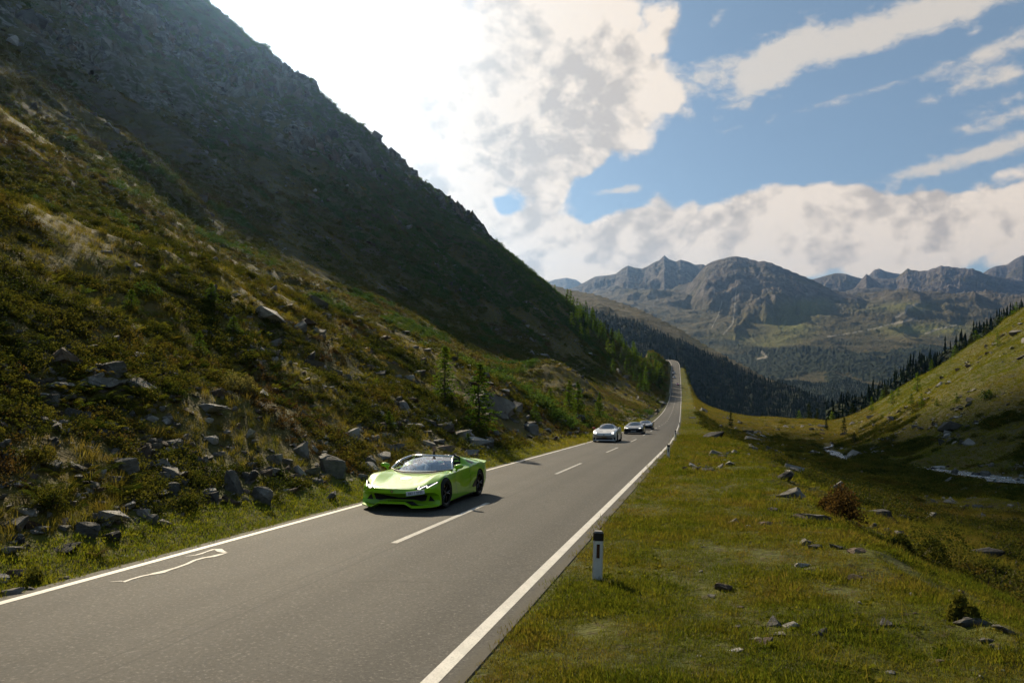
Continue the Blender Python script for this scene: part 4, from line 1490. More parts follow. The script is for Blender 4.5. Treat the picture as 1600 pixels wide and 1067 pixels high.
NOTED_ROCKS = [
    # px, py, width px, kind, shape, height px, label
    (518, 737, 60, 'grey', 'block', 36, "large slanting grey boulder beside the road, nearest the green car's nose"),
    (467, 706, 32, 'grey', 'block', 28, "rounded grey boulder on the bank above the large slanting boulder"),
    (427, 719, 28, 'grey', 'block', 18, "grey angular block left of the rounded boulder on the bank"),
    (366, 765, 40, 'grey', 'block', 44, "tall grey outcrop rock in the middle of the roadside rock pile"),
    (390, 752, 30, 'dark', 'block', 24, "dark upper block behind the tall outcrop rock"),
    (410, 783, 36, 'grey', 'block', 32, "grey split rock at the right foot of the roadside outcrop"),
    (360, 785, 32, 'rust', 'block', 20, "brownish rock at the left foot of the roadside outcrop"),
    (470, 741, 26, 'pale', 'block', 18, "pale broken rock just left of the large slanting boulder"),
    (490, 752, 20, 'grey', 'slab', 10, "small grey slab under the pale broken rock"),
    (516, 779, 26, 'grey', 'block', 16, "low grey rock on the verge near the green car's front corner"),
    (272, 768, 32, 'grey', 'block', 22, "dark grey sloping block alone on the bank above the paint streak"),
    (250, 745, 14, 'pale', 'slab', 6, "small pale stone perched on the grassy bank above the dark sloping block"),
    (85, 730, 26, 'grey', 'block', 18, "grey boulder at the left, above the flat ledges"),
    (121, 734, 30, 'grey', 'slab', 15, "wide grey slab right of the grey boulder on the left bank"),
    (135, 834, 36, 'grey', 'block', 26, "squared grey block low on the left bank"),
    (172, 842, 32, 'dark', 'slab', 20, "dark tilted slab with a pale edge beside the squared block"),
    (223, 805, 22, 'pale', 'block', 17, "pale cube-like stone above the green tuft on the left bank"),
    (238, 816, 20, 'grey', 'block', 18, "grey stone touching the pale cube-like stone"),
    (257, 820, 26, 'grey', 'block', 20, "light grey stone at the right end of the row above the verge"),
    (89, 604, 58, 'pale', 'slab', 9, "long flat pale slab high on the left bank"),
    (175, 583, 42, 'grey', 'block', 24, "light grey outcrop high on the left bank"),
    (160, 600, 62, 'grey', 'slab', 20, "broad cracked outcrop below the light grey one"),
    (218, 600, 36, 'grey', 'block', 16, "grey hump at the right end of the high outcrop"),
    (328, 639, 54, 'pale', 'slab', 13, "flat lichen spotted slab in grass right of the pale bush"),
    (7, 697, 22, 'grey', 'block', 18, "grey rock cut by the left edge of the picture"),
    (132, 652, 20, 'grey', 'block', 16, "grey stone in the heath above the grey boulder"),
    (330, 688, 26, 'pale', 'slab', 14, "pale pointed stone in the middle of the bank"),
    (14, 928, 44, 'grey', 'block', 22, "big layered rock in the lower left corner by the edge line"),
    (21, 899, 26, 'rust', 'block', 16, "brown rock stacked behind the big layered corner rock"),
    (3, 906, 22, 'pale', 'block', 16, "pale rock at the left edge above the corner rock"),
    (50, 922, 18, 'grey', 'slab', 8, "low stone in the verge grass right of the corner rock"),
    (102, 905, 16, 'grey', 'slab', 9, "small grey stone on the verge by the edge line"),
    (195, 869, 14, 'pale', 'slab', 4, "thin pale stone lying on the verge edge"),
    (43, 800, 38, 'pale', 'slab', 9, "thin pale ledge slab on the lower left bank"),
    (100, 860, 46, 'dark', 'slab', 15, "long dark ledge below the squared block"),
    (14, 860, 40, 'pale', 'slab', 11, "two tone pale slab at the left edge of the bank"),
    (55, 832, 22, 'pale', 'slab', 6, "thin pale plate of rock between the ledges"),
    (8, 822, 18, 'grey', 'block', 16, "grey rock at the left edge between the ledges"),
    (30, 845, 18, 'dark', 'block', 14, "dark stone under the thin pale plate"),
    (764, 632, 122, 'grey', 'slab', 56, "huge grey boulder behind the larch saplings"),
    (634, 641, 32, 'pale', 'block', 17, "pale topped boulder left of the larch saplings"),
    (621, 627, 18, 'grey', 'block', 13, "grey stone up the slope from the pale topped boulder"),
    (701, 671, 16, 'grey', 'block', 16, "dim grey stone below the tall larch sapling"),
    (688, 691, 20, 'grey', 'block', 14, "grey stone above the green fern behind the car"),
    (740, 693, 46, 'pale', 'slab', 16, "long slanting pale slab right of the green fern"),
    (762, 696, 24, 'grey', 'block', 15, "grey stone at the foot of the long slanting slab"),
    (830, 675, 24, 'pale', 'block', 20, "lone pale boulder on the bank left of the silver car"),
    (619, 702, 28, 'grey', 'slab', 15, "angular grey slab behind the car's windscreen"),
    (600, 716, 36, 'pale', 'slab', 14, "sharp pale edged slab just behind the car's far mirror"),
    (574, 722, 24, 'grey', 'block', 16, "grey rock left of the sharp pale edged slab"),
    (582, 731, 26, 'pale', 'block', 14, "pale wedge of rock beside the car's far mirror"),
    (1234, 775, 50, 'grey', 'block', 30, "biggest grey boulder on the edge of the right terrace"),
    (1222, 748, 38, 'dark', 'block', 24, "dark boulder behind the biggest terrace boulder"),
    (1331, 756, 26, 'pale', 'block', 18, "pale block standing in the dry grass below the terrace"),
    (1248, 811, 28, 'rust', 'block', 16, "red brown rock in front of the rusty bush"),
    (1276, 810, 44, 'grey', 'slab', 14, "light grey slab under the rusty bush"),
    (1375, 808, 48, 'dark', 'block', 30, "dark jagged outcrop right of the rusty bush"),
    (1408, 812, 30, 'grey', 'slab', 18, "leaning slab at the right end of the jagged outcrop"),
    (1198, 820, 26, 'rust', 'slab', 10, "reddish flat stone on the green terrace"),
    (1166, 823, 18, 'pale', 'slab', 8, "pale flat stone left of the reddish one"),
    (1144, 818, 22, 'grey', 'block', 13, "grey stone at the left of the row on the terrace"),
    (1256, 850, 26, 'grey', 'block', 14, "grey stone with a dark foot in the middle of the terrace"),
    (1273, 856, 22, 'dark', 'block', 10, "dark stone touching the one with a dark foot"),
    (1344, 861, 40, 'rust', 'slab', 12, "wide flat brown stone on the right of the terrace"),
    (1310, 857, 26, 'dark', 'slab', 12, "dark flat stone left of the wide brown one"),
    (1252, 884, 26, 'pale', 'slab', 11, "pale layered stone in the lower terrace grass"),
    (1268, 892, 20, 'grey', 'slab', 7, "thin grey plate against the pale layered stone"),
    (1212, 797, 24, 'dark', 'slab', 10, "dark slab in the grass left of the red brown rock"),
    (1530, 866, 66, 'dark', 'slab', 20, "low dark outcrop in the dry grass at the right"),
    (1131, 921, 26, 'rust', 'block', 17, "dark red stone alone in the turf right of the marker post"),
    (1114, 932, 18, 'grey', 'slab', 6, "bluish flat stone below the dark red one"),
    (1207, 976, 32, 'grey', 'block', 22, "cracked grey rock in the foreground cluster"),
    (1234, 978, 26, 'pale', 'block', 15, "pale rock right of the cracked grey rock"),
    (1217, 992, 30, 'grey', 'slab', 8, "flat grey stone below the cracked grey rock"),
    (1181, 998, 24, 'pale', 'slab', 6, "pale plate at the left of the foreground cluster"),
    (1196, 1004, 38, 'rust', 'slab', 9, "reddish slab in front of the foreground cluster"),
    (1152, 981, 20, 'grey', 'block', 10, "grey stone at the left rear of the foreground cluster"),
    (1288, 990, 34, 'dark', 'slab', 12, "dark half buried slab right of the foreground cluster"),
    (1384, 976, 32, 'dark', 'block', 19, "dark rounded stone in the shaded turf"),
    (1336, 904, 26, 'rust', 'slab', 9, "reddish pointed stone in the shaded turf"),
    (1570, 985, 34, 'grey', 'block', 15, "grey block at the right edge of the shaded turf"),
    (1512, 974, 66, 'dark', 'slab', 24, "broad dark rock under a bush at the lower right"),
    (1538, 1000, 30, 'grey', 'slab', 8, "thin slab below the broad dark rock"),
    (1150, 1016, 24, 'pale', 'slab', 5, "thin pale slab in the near turf"),
    (1388, 1050, 20, 'pale', 'slab', 6, "pale stone near the bottom edge of the turf"),
    (1266, 934, 16, 'pale', 'slab', 6, "small tan stone in the middle of the shaded turf"),
    (1468, 733, 28, 'pale', 'slab', 9, "pale flat boulder on the bank of the stream"),
    (1112, 683, 40, 'dark', 'slab', 12, "dark ledge at the far end of the green terrace"),
    (1172, 688, 26, 'grey', 'block', 11, "grey boulder on the slope beyond the green terrace"),
    (1135, 720, 20, 'pale', 'slab', 5, "pale flat stone in the far terrace grass"),
]
for _r in NOTED_ROCKS:
    put_rock(_r[0], _r[1], _r[2], _r[3], _r[4], _r[6], None, _r[5])


LANDMARKS = [
    (518, 737, "the large slanting boulder"), (385, 768, "the roadside outcrop"), (383, 605, "the pale willow bush"), (764, 625, "the huge boulder"),
    (135, 834, "the squared grey block"), (14, 928, "the layered corner rock"), (168, 592, "the high light grey outcrop"), (328, 639, "the lichen spotted slab"),
    (272, 768, "the dark sloping block"), (223, 805, "the pale cube-like stone"), (85, 730, "the boulder above the ledges"), (748, 680, "the tallest larch sapling"),
    (830, 675, "the lone pale boulder"), (634, 641, "the pale topped boulder"), (205, 484, "the lone larch on the crest"), (312, 545, "the bent larch"),
    (1300, 800, "the rusty brown bush"), (1234, 775, "the biggest terrace boulder"), (933, 880, "the nearest marker post"), (1131, 921, "the dark red stone"),
    (1205, 985, "the foreground rock cluster"), (1512, 974, "the broad dark rock"), (1440, 865, "the large dark bush"), (1344, 861, "the wide flat brown stone"),
    (1252, 884, "the pale layered stone"), (1375, 808, "the dark jagged outcrop"), (1331, 756, "the pale block in dry grass"), (1112, 683, "the ledge ending the terrace"),
    (1468, 733, "the pale boulder by the stream"), (1319, 670, "the spruce by the stream")]
ORDER = ["nearest", "second nearest", "third nearest", "fourth nearest", "fifth nearest", "sixth nearest", "seventh nearest", "eighth nearest", "ninth nearest", "tenth nearest"]
LOOSE = []


def label_loose_rocks():
    """say which stone is which: size, colour, shape and the landmark it lies by"""
    bins = {}
    for o, px, py, w, kind, shape in LOOSE:
        k = min(LANDMARKS, key=lambda q: math.hypot(q[0] - px, (q[1] - py) * 1.5))
        dx, dy = px - k[0], py - k[1]
        where = ("right of" if dx > 0 else "left of") if abs(dx) > abs(dy) * 1.2 else ("below" if dy > 0 else "above")
        key = ("small" if w < 12 else "larger", {'grey': 'grey', 'dark': 'dark', 'pale': 'pale', 'rust': 'brown'}[kind], "stone" if shape == 'block' else "flat stone", where, k[2])
        bins.setdefault(key, []).append((math.hypot(dx, dy), o))
    for (sz, col, st, where, lm), l in bins.items():
        l.sort(key=lambda q: q[0])
        for i, (_, o) in enumerate(l):
            first = "" if len(l) == 1 else ORDER[min(i, 9)] + " "
            o['label'] = f"{first}{sz} {col} {st} {where} {lm}"


def build_loose_rocks():
    rng = random.Random(77)
    n = 0
    spots = []
    # left bank: loose stones, more of them near the road
    for _ in range(4000):
        if n >= 128: break
        px, py = rng.uniform(0, 900), rng.uniform(560, 930)
        p = ground_at(px, py)
        _, mk = terrain(np.array([p.x]), np.array([p.y]))
        L = mk['L'][0]
        if mk['d'][0] > 0 or L < 1.0 or L > 26 or p.y > 75: continue
        dens = float(fbm(np.array([p.x / 4.0]), np.array([p.y / 4.0]), 3, 901)[0]) + .9 * math.exp(-L / 5.0)
        if dens < .30 or rng.random() > .75: continue
        w = rng.choice([10, 12, 14, 16, 20, 26, 34]) * rng.uniform(.8, 1.2)
        kd, sh = rng.choice(['grey', 'grey', 'grey', 'dark', 'pale', 'rust']), rng.choice(['block', 'slab', 'slab'])
        o = put_rock(px, py, w, kd, sh,
                 "loose grey stone among the heath and grass of the left bank", "loose stones on the left bank", seed=n, p=p)
        LOOSE.append((o, px, py, w, kd, sh))
        n += 1
    m = 0
    for _ in range(6000):
        if m >= 58: break
        px, py = rng.uniform(1040, 1600), rng.uniform(690, 1060)
        p = ground_at(px, py)
        _, mk = terrain(np.array([p.x]), np.array([p.y]))
        if mk['d'][0] < HALF + 2.2: continue
        edge = math.exp(-(float(mk['t'][0]) - .03) ** 2 / .004) if mk['t'][0] > 0.005 else .22
        dens = float(fbm(np.array([p.x / 3.0]), np.array([p.y / 3.0]), 3, 911)[0])
        if rng.random() > edge * (0.7 + dens): continue
        w = rng.choice([7, 8, 9, 10, 12, 16]) * rng.uniform(.8, 1.25)
        kd, sh = rng.choice(['grey', 'grey', 'dark', 'rust', 'pale']), rng.choice(['block', 'slab', 'slab'])
        o = put_rock(px, py, w, kd, sh,
                 "loose stone lying in the grass right of the road", "loose stones right of the road", seed=m, p=p)
        LOOSE.append((o, px, py, w, kd, sh))
        m += 1
    # stream boulders
    for k in range(20):
        y = rng.uniform(98, 132) if k < 14 else rng.uniform(150, 215); s = rng.choice([-1, 1])
        x = float(stream_x(y)) + s * rng.uniform(.3, 5.2)
        p = Vector((x, y, gz(x, y)))
        w = rng.uniform(.6, 1.9)
        put_rock(800 + F * x / y, 533 - F * p.z / y, w * F / y, rng.choice(['grey', 'dark', 'pale']), 'block',
                 "boulder in the bed of the mountain stream", "boulders in the stream bed", seed=k, p=p)


build_loose_rocks()
label_loose_rocks()


build_cover()


def build_stones():
    """scree and pebbles nobody could count"""
    X, Y, rs = sample_polar(44000, 5, 330, -40, 40, 71, 0.7)
    z, mk = terrain(X, Y)
    a = fbm(X / 6.0, Y / 6.0, 4, 921); b = fbm(X / 34.0, Y / 34.0, 3, 931)
    left = (mk['d'] < 0) & (mk['L'] > .9) & (a + .5 * b + .55 * np.exp(-mk['L'] / 7) > .26)
    right = (mk['d'] > HALF + 1.2) & (((mk['t'] > .02) & (a + .4 * b > .22)) | ((mk['t'] <= .02) & (a > .42)))
    k = (left | right) & (mk['crag'] < .9)
    X, Y = X[k], Y[k]; r = np.hypot(X, Y)
    meshes = [rock_mesh(300 + i, .5, .4, .22 if i % 2 else .34, (ROCK_GREY, ROCK_GREY, ROCK_PALE, ROCK_RUST)[i % 4], 12, .03) for i in range(6)]
    s = np.exp(rs.normal(-.70, .55, len(X))) * (0.45 + r / 75)
    scatter("small_stones", "small stones and scree strewn over the slopes", np.stack([X, Y, surf(X, Y)], -1), s, meshes, 72, .3)


build_stones()


def build_crags():
    """broken rock bands high on the left mountain"""
    X, Y, rs = sample_polar(60000, 120, 500, -40, 6, 95, 1.0)
    z, mk = terrain(X, Y)
    band = fbm(X / 26.0, Y / 60.0, 3, 941)
    k = (mk['d'] < 0) & (mk['L'] > 70) & (mk['crag'] > .45) & (band > .05) & (z > 15)
    X, Y = X[k][:3800], Y[k][:3800]
    ms = [rock_mesh(400 + i, 1.0, .8, 1.25, (ROCK_GREY, ROCK_DARK, ROCK_GREY, ROCK_RUST)[i % 4], 14, .03) for i in range(5)]
    s = np.exp(rs.normal(.75, .5, len(X))) * (.55 + np.hypot(X, Y) / 500)
    scatter("crag_rocks", "broken grey crags jutting from the upper left mountainside", np.stack([X, Y, surf(X, Y) - .25 * s], -1), s, ms, 96, .35)


build_crags()


# ------------------------------------------------------------------ trees
NEAR_LARCH = [conifer_meshes(11 + i, 5.0, 1.45, 22, 6, 14, .14, LEAF_LARCH, .18, .16, .04, .95) for i in range(3)]
FAR_LARCH = [conifer_meshes(31 + i, 9.0, 2.1, 11, 5, 5, .50, LEAF_LARCH, .18, .22, .10, .9) for i in range(5)]
FAR_SPRUCE = [conifer_meshes(51 + i, 10.0, 1.9, 13, 5, 5, .52, LEAF_SPRUCE, .10, .42, .06, .9) for i in range(4)]


def put_tree(p, h, kind, label, group, rng, name="larch_tree", wide=1.0):
    tr, cr = rng.choice(kind)
    h0 = 5.0 if kind is NEAR_LARCH else (9.0 if kind is FAR_LARCH else 10.0)
    root = empty(name, (p.x, p.y, p.z - .1), rng.uniform(0, 6.28))
    s = h / h0
    root.scale = (s * wide, s * wide, s)
    link("trunk", tr, root); link("crown", cr, root)
    tag(root, label, "tree", group)
    return root


NOTED_TREES = [
    # px, base py, height px, kind, label, width factor
    (695, 628, 92, 'n', "tall thin larch sapling left of the huge boulder", 1.0),
    (748, 672, 108, 'n', "tallest larch sapling, standing in front of the huge boulder", 1.15),
    (608, 668, 30, 'n', "small larch sapling left of the pale topped boulder", 1.5),
    (836, 660, 34, 'n', "small larch sapling above the lone pale boulder", 1.2),
    (889, 646, 54, 'n', "left one of a close pair of larches above the silver car", .9),
    (903, 652, 58, 'n', "right one of a close pair of larches above the silver car", 1.0),
    (860, 641, 38, 'n', "larch sapling left of the close pair", 1.1),
    (936, 655, 44, 'n', "slim larch at the roadside right of the close pair", .9),
    (731, 690, 18, 'n', "tiny larch seedling under the tallest sapling", 1.6),
    (205, 484, 36, 'n', "small larch alone on the lit crest at the left", 1.6),
    (330, 474, 36, 'n', "small larch standing out above the crest against the slope", 1.5),
    (312, 552, 40, 'n', "bent small larch in the middle of the bank", 1.4),
    (365, 520, 30, 'n', "stubby larch below the crest of the bank", 2.0),
    (1559, 541, 22, 'l', "lone larch high on the sunlit right hillside", 1.2),
    (1456, 580, 19, 'l', "lone larch on the skyline of the right hillside", 1.2),
    (1433, 612, 32, 'l', "tall larch casting a shadow on the right hillside", 1.0),
    (1394, 631, 22, 'l', "larch left of the tall one on the right hillside", 1.2),
    (1403, 620, 16, 'l', "small larch behind the left one on the right hillside", 1.2),
    (1424, 632, 18, 'l', "larch below the tall one on the right hillside", 1.3),
    (1440, 638, 24, 'l', "larch at the edge of the shade on the right hillside", 1.0),
    (1464, 634, 14, 'l', "smallest larch at the edge of the shade", 1.2),
    (1495, 630, 17, 'l', "dark larch on the shadow line of the right hillside", 1.3),
    (1362, 642, 24, 'l', "thin larch near the foot of the right hillside", .7),
    (1319, 679, 28, 's', "dark spruce by the stream at the valley mouth", 1.1),
    (1291, 671, 18, 's', "small dark spruce left of the one by the stream", 1.1),
    (1142, 667, 26, 's', "dark narrow spruce on the golden slope right of the road", .9),
    (1335, 693, 18, 's', "bushy dark spruce in front of the one by the stream", 2.2),
]


def build_trees():
    rng = random.Random(5)
    for px, py, hpx, k, label, wf in NOTED_TREES:
        p = ground_at(px, py)
        kind = {'n': NEAR_LARCH, 'l': FAR_LARCH, 's': FAR_SPRUCE}[k]
        put_tree(p, hpx * p.y / F, kind, label, None, rng, "spruce_tree" if k == 's' else "larch_tree", wf)
    # larch wood on the sunlit shoulder above the road
    pts = []
    n = 0
    for _ in range(9000):
        if n >= 120: break
        y = rng.uniform(300, 478); x = rng.uniform(-40, 112)
        q = terrain(np.array([x]), np.array([y])); L = q[1]['L'][0]; z = q[0][0]
        if q[1]['d'][0] > 0 or L < 5: continue
        px, py = 800 + F * x / y, 533 - F * z / y
        if px < 860: continue
        lim = 0.74 * (px - 870) + 452
        if py > 640: continue
        dens = math.exp(-((py - lim) / (34.0 + 40 * float(sstep(np.array(px), 960, 1040)))) ** 2) * sstep(np.array(px), 860, 920)
        if rng.random() > dens * 1.0: continue
        if any((x - a) ** 2 + (y - b) ** 2 < 9 for a, b in pts): continue
        pts.append((x, y))
        put_tree(Vector((x, y, gz(x, y))), rng.uniform(5, 10), FAR_LARCH if rng.random() < .85 else FAR_SPRUCE,
                 "green larch in the sunlit wood on the shoulder above the road", "larches on the left shoulder", rng)
        n += 1
    # trees that show above the brow between the road and the stream
    n = 0; pts = []
    for _ in range(9000):
        if n >= 62: break
        x = rng.uniform(116, 170)
        yl = float(np.interp(x, _LX, _LY)); y = yl + rng.uniform(-6, 38)
        z = gz(x, y)
        px, py = 800 + F * x / y, 533 - F * z / y
        if px < 1068 or px > 1300: continue
        if any((x - a) ** 2 + (y - b) ** 2 < 7 for a, b in pts): continue
        pts.append((x, y))
        put_tree(Vector((x, y, z)), rng.uniform(6, 11), FAR_LARCH if rng.random() < .6 else FAR_SPRUCE,
                 "conifer showing above the golden brow right of the road", "conifers behind the golden brow", rng)
        n += 1
    n = 0; pts = []
    for _ in range(20000):
        if n >= 58: break
        x = rng.uniform(150, 300)
        yl = float(np.interp(x, _LX, _LY)); y = yl + rng.uniform(-8, 30)
        z = gz(x, y)
        px, py = 800 + F * x / y, 533 - F * z / y
        if px < 1285 or px > 1640: continue
        if any((x - a) ** 2 + (y - b) ** 2 < 7 for a, b in pts): continue
        pts.append((x, y))
        sp = rng.random() < .45
        put_tree(Vector((x, y, z)), rng.uniform(3.6, 7.2), FAR_SPRUCE if sp else FAR_LARCH,
                 "dark conifer behind the skyline of the right hillside", "conifers behind the right hillside", rng, "spruce_tree" if sp else "larch_tree", 1.55)
        n += 1
    for k in range(7):
        p = ground_at(1396 + 4 * k + rng.uniform(-3, 3), 598 + rng.uniform(-3, 4) - 1.6 * k)
        put_tree(p, rng.uniform(6, 9), FAR_LARCH, "green larch in the small clump at the top of the right hillside", "larch clump on the right hillside", rng)
    # the wood on the far slopes, nobody could count it
    rs = np.random.RandomState(9)
    bv = None
    me = bpy.data.objects["mountains"].data
    n = len(me.vertices)
    co = np.zeros(n * 3, dtype=np.float32); me.vertices.foreach_get('co', co); co = co.reshape(-1, 3)
    fo = np.zeros(n, dtype=np.float32); me.attributes['forest'].data.foreach_get('value', fo)
    px = 800 + F * co[:, 0] / co[:, 1]
    cand = np.nonzero((fo > .55) & (co[:, 1] < 3300) & (px > 820) & (px < 1660))[0]
    cand = cand[~((px[cand] > 1285) & (co[cand, 1] < 1000) & (rs.random_sample(len(cand)) < .75))]
    cand = rs.choice(cand, min(len(cand), 60000), replace=False)
    P = co[cand] + np.stack([rs.uniform(-4, 4, len(cand)), rs.uniform(-6, 6, len(cand)), np.full(len(cand), -3.0)], -1)
    V = []; Fc = []
    far_meshes = []
    for q in range(3):
        r2 = random.Random(600 + q)
        V = []; Fc = []
        for k in range(3):
            z0 = 3 + 6.5 * k; rr = 3.6 * (1 - k * .28)
            b = len(V)
            for i in range(6):
                a = i * math.pi / 3 + r2.uniform(-.3, .3); w = rr * r2.uniform(.7, 1.2)
                V.append((w * math.cos(a), w * math.sin(a), z0 + r2.uniform(-1, 1)))
            V.append((0, 0, z0 + 9.5))
            for i in range(6): Fc.append((b + i, b + (i + 1) % 6, b + 6))
        far_meshes.append(mesh_of("wood_tree", V, Fc, LEAF_WOOD))
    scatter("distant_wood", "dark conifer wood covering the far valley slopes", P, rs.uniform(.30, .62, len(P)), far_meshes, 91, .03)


build_trees()


# ------------------------------------------------------------------ single bushes
def build_bushes():
    rng = random.Random(21)
    def bush(px, py, wpx, hpx, mat, label, n=700, leaf=None, spiky=False, name="bush", cat="bush"):
        p = ground_at(px, py)
        w = wpx * p.y / F; h = hpx * p.y / F
        lf = leaf or max(.035, 2.4 * p.y / F)
        root = empty(name, (p.x, p.y, gz(p.x, p.y) - .03), rng.uniform(0, 6))
        crown = leafy(rng, n, w * .5, h, lf, mat, "foliage", .3, .35, 0, spiky)
        tw = leafy(rng, 1, w * .4, h * .8, .01, mat, "stems", .3, .3, 14)
        link("foliage", crown, root); link("stems", tw, root)
        tag(root, label, cat)
    bush(383, 618, 84, 46, LEAF_PALE, "pale willow bush with silvery leaves on the left bank", 3200)
    bush(1300, 806, 110, 52, LEAF_RUST, "wide rusty brown bush among the terrace boulders", 4000, .06)
    bush(1318, 826, 34, 20, LEAF_FERN, "small yellow bush in front of the rusty brown one", 300)
    bush(1440, 872, 140, 64, LEAF_HEATH, "large dark bush at the right edge of the terrace", 4200, .05)
    bush(1540, 905, 120, 40, LEAF_HEATH, "dark low bush running off the right of the terrace", 3600, .05)
    bush(1510, 968, 70, 44, LEAF_HEATH, "dark bush on the broad rock at the lower right", 2600, .045)
    bush(86, 800, 70, 50, LEAF_HEATH, "olive green bush above the ledges of the left bank", 1200)
    bush(58, 720, 80, 44, LEAF_HEATH, "leafy green bush at the left of the bank", 1200)
    bush(60, 910, 50, 30, LEAF_HEATH, "dark green bush by the corner rock", 700)
    bush(1542, 622, 22, 14, LEAF_MUGO, "dark round bush on the shadow line of the right hillside", 300)
    bush(230, 420 + 40, 60, 22, LEAF_MUGO, "dark scrub patch on the lit crest", 500)
    for i, (px, py, w, h, lab) in enumerate([
            (703, 712, 52, 30, "bright green fern behind the car's roll hoops"),
            (430, 778, 34, 40, "yellow fern beside the roadside outcrop"),
            (553, 716, 46, 34, "yellow green fern clump above the large slanting boulder"),
            (458, 760, 16, 22, "small yellow fern left of the pale broken rock"),
            (506, 762, 28, 18, "green fern under the large slanting boulder"),
            (215, 832, 46, 26, "bright green tuft beside the verge on the left"),
            (150, 868, 60, 30, "leafy green clump near the verge on the left"),
            (640, 700, 30, 26, "dim fern behind the car's windscreen"),
            (810, 700, 26, 22, "green fern on the bank right of the green car")]):
        p = ground_at(px, py)
        ww = w * p.y / F
        me = fern_mesh(rng, 16, max(ww * .55, h * p.y / F * .9), LEAF_FERN if i != 6 else LEAF_TURF, "fern")
        o = link("fern", me); o.location = (p.x, p.y, gz(p.x, p.y) - .04)
        tag(o, lab, "fern")


build_bushes()

# ------------------------------------------------------------------ a small unseen cloud, added to shade the right side of the valley
def cloud_material():
    m, t, out = material("cloud_vapour")
    d = t.new('ShaderNodeBsdfDiffuse'); d.inputs[0].default_value = (0.9, 0.9, 0.9, 1)
    tr = t.new('ShaderNodeBsdfTranslucent'); tr.inputs[0].default_value = (0.95, 0.95, 0.95, 1)
    mx = t.new('ShaderNodeMixShader'); mx.inputs[0].default_value = 0.6
    t.l.new(d.outputs[0], mx.inputs[1]); t.l.new(tr.outputs[0], mx.inputs[2])
    t.l.new(mx.outputs[0], out.inputs['Surface'])
    return m


CLOUD_Z = 1600.0


def build_cloud():
    rng = random.Random(12)
    # plan of the shaded ground (x, y, radius); the cloud hangs on the sun's line above it
    spots = []
    for y in range(4, 268, 9):
        xl = float(np.interp(y, [0, 14, 58, 130, 222, 270], [26, 27, 30, 44, 74, 102]))
        xr = float(np.interp(y, [0, 168, 218, 288], [140, 110, 108, 116]))
        x = xl + 9
        while x < xr - 5:
            edge = x < xl + 14 or x > xr - 18
            spots.append((x, y + rng.uniform(-3, 3), (8 if edge else 12) * rng.uniform(.9, 1.1)))
            x += 9 if edge else 13
    bm = bmesh.new()
    for (x, y, r) in spots:
        z0 = gz(x, max(y, 3))
        k = (CLOUD_Z + rng.uniform(-10, 26) - z0) / SUN_DIR.z
        c = Vector((x, y, z0)) + SUN_DIR * k
        rr = r * rng.uniform(.95, 1.15)
        g = bmesh.ops.create_icosphere(bm, subdivisions=2, radius=rr, matrix=Matrix.Translation(c))
        for v in g['verts']:
            v.co += (v.co - c) * rng.uniform(-.10, .12)
    o = from_bm("cloud", bm, cloud_material(), None, True)
    tag(o, "unseen cumulus fragment above the view, shaped to shade the right valley", None, None, 'structure')


build_cloud()

# ------------------------------------------------------------------ vehicle materials
def paint(name, col, coat=1.0, rough=0.35, metal=0.0):
    m, t, out = material(name)
    co = t.new('ShaderNodeTexCoord').outputs['Object']
    n = t.noise(co, 3.0, 3, 0.5)
    c = t.vmath('SCALE', col, scale=t.lin(n, 0.3, 0.7, 0.95, 1.05))
    dust = t.noise(co, 60.0, 3, 0.6)
    principled(t, out, c, t.lin(dust, 0.3, 0.7, rough - .05, rough + .08), metal, 0.2, None, Coat_Weight=coat, Coat_Roughness=0.06)
    return m


def glass_mat(name, tint=(0.80, 0.86, 0.86), refl=1.0):
    m, t, out = material(name)
    tr = t.new('ShaderNodeBsdfTransparent'); tr.inputs[0].default_value = (*tint, 1)
    gl = t.new('ShaderNodeBsdfGlossy'); gl.inputs['Roughness'].default_value = 0.03
    gl.inputs[0].default_value = (0.95, 0.97, 1, 1)
    fr = t.new('ShaderNodeFresnel'); fr.inputs[0].default_value = 1.55
    f = t.math('MULTIPLY', t.math('ADD', fr.outputs[0], 0.05), refl, clamp=True)
    mx = t.new('ShaderNodeMixShader')
    t.put(mx.inputs[0], f)
    t.l.new(tr.outputs[0], mx.inputs[1]); t.l.new(gl.outputs[0], mx.inputs[2])
    t.l.new(mx.outputs[0], out.inputs['Surface'])
    return m


def lamp_mat(name, col, e):
    m, t, out = material(name)
    principled(t, out, col, 0.25, 0, 0.5, None, Emission_Color=(*col, 1), Emission_Strength=e)
    return m


P_GREEN = paint("lime_green_paint", (0.25, 0.52, 0.003), 1.0, 0.55)
P_SILVER = paint("silver_white_paint", (0.58, 0.57, 0.55), 1.0, 0.35, 0.1)
P_NAVY = paint("dark_blue_black_paint", (0.020, 0.022, 0.028))
P_GREYC = paint("dark_grey_paint", (0.060, 0.062, 0.068))
P_RED = paint("red_paint", (0.40, 0.035, 0.025))
BLACK = simple_mat("black_plastic", (0.012, 0.012, 0.013), 0.45, 0, 0.4)
TRIM = simple_mat("gloss_black_trim", (0.010, 0.010, 0.011), 0.15, 0, 0.5)
RUBBER = simple_mat("tyre_rubber", (0.018, 0.018, 0.018), 0.8, 0, 0.3)
RIM = simple_mat("dark_alloy", (0.030, 0.030, 0.032), 0.3, 0.8, 0.5)
ALLOY = simple_mat("grey_alloy", (0.25, 0.25, 0.25), 0.3, 0.9, 0.5)
CALIPER = simple_mat("yellow_caliper", (0.55, 0.38, 0.02), 0.4)
CHROME = simple_mat("bright_metal", (0.75, 0.74, 0.72), 0.15, 1.0)
GLASS = glass_mat("windscreen_glass", (0.90, 0.92, 0.91), 0.36)
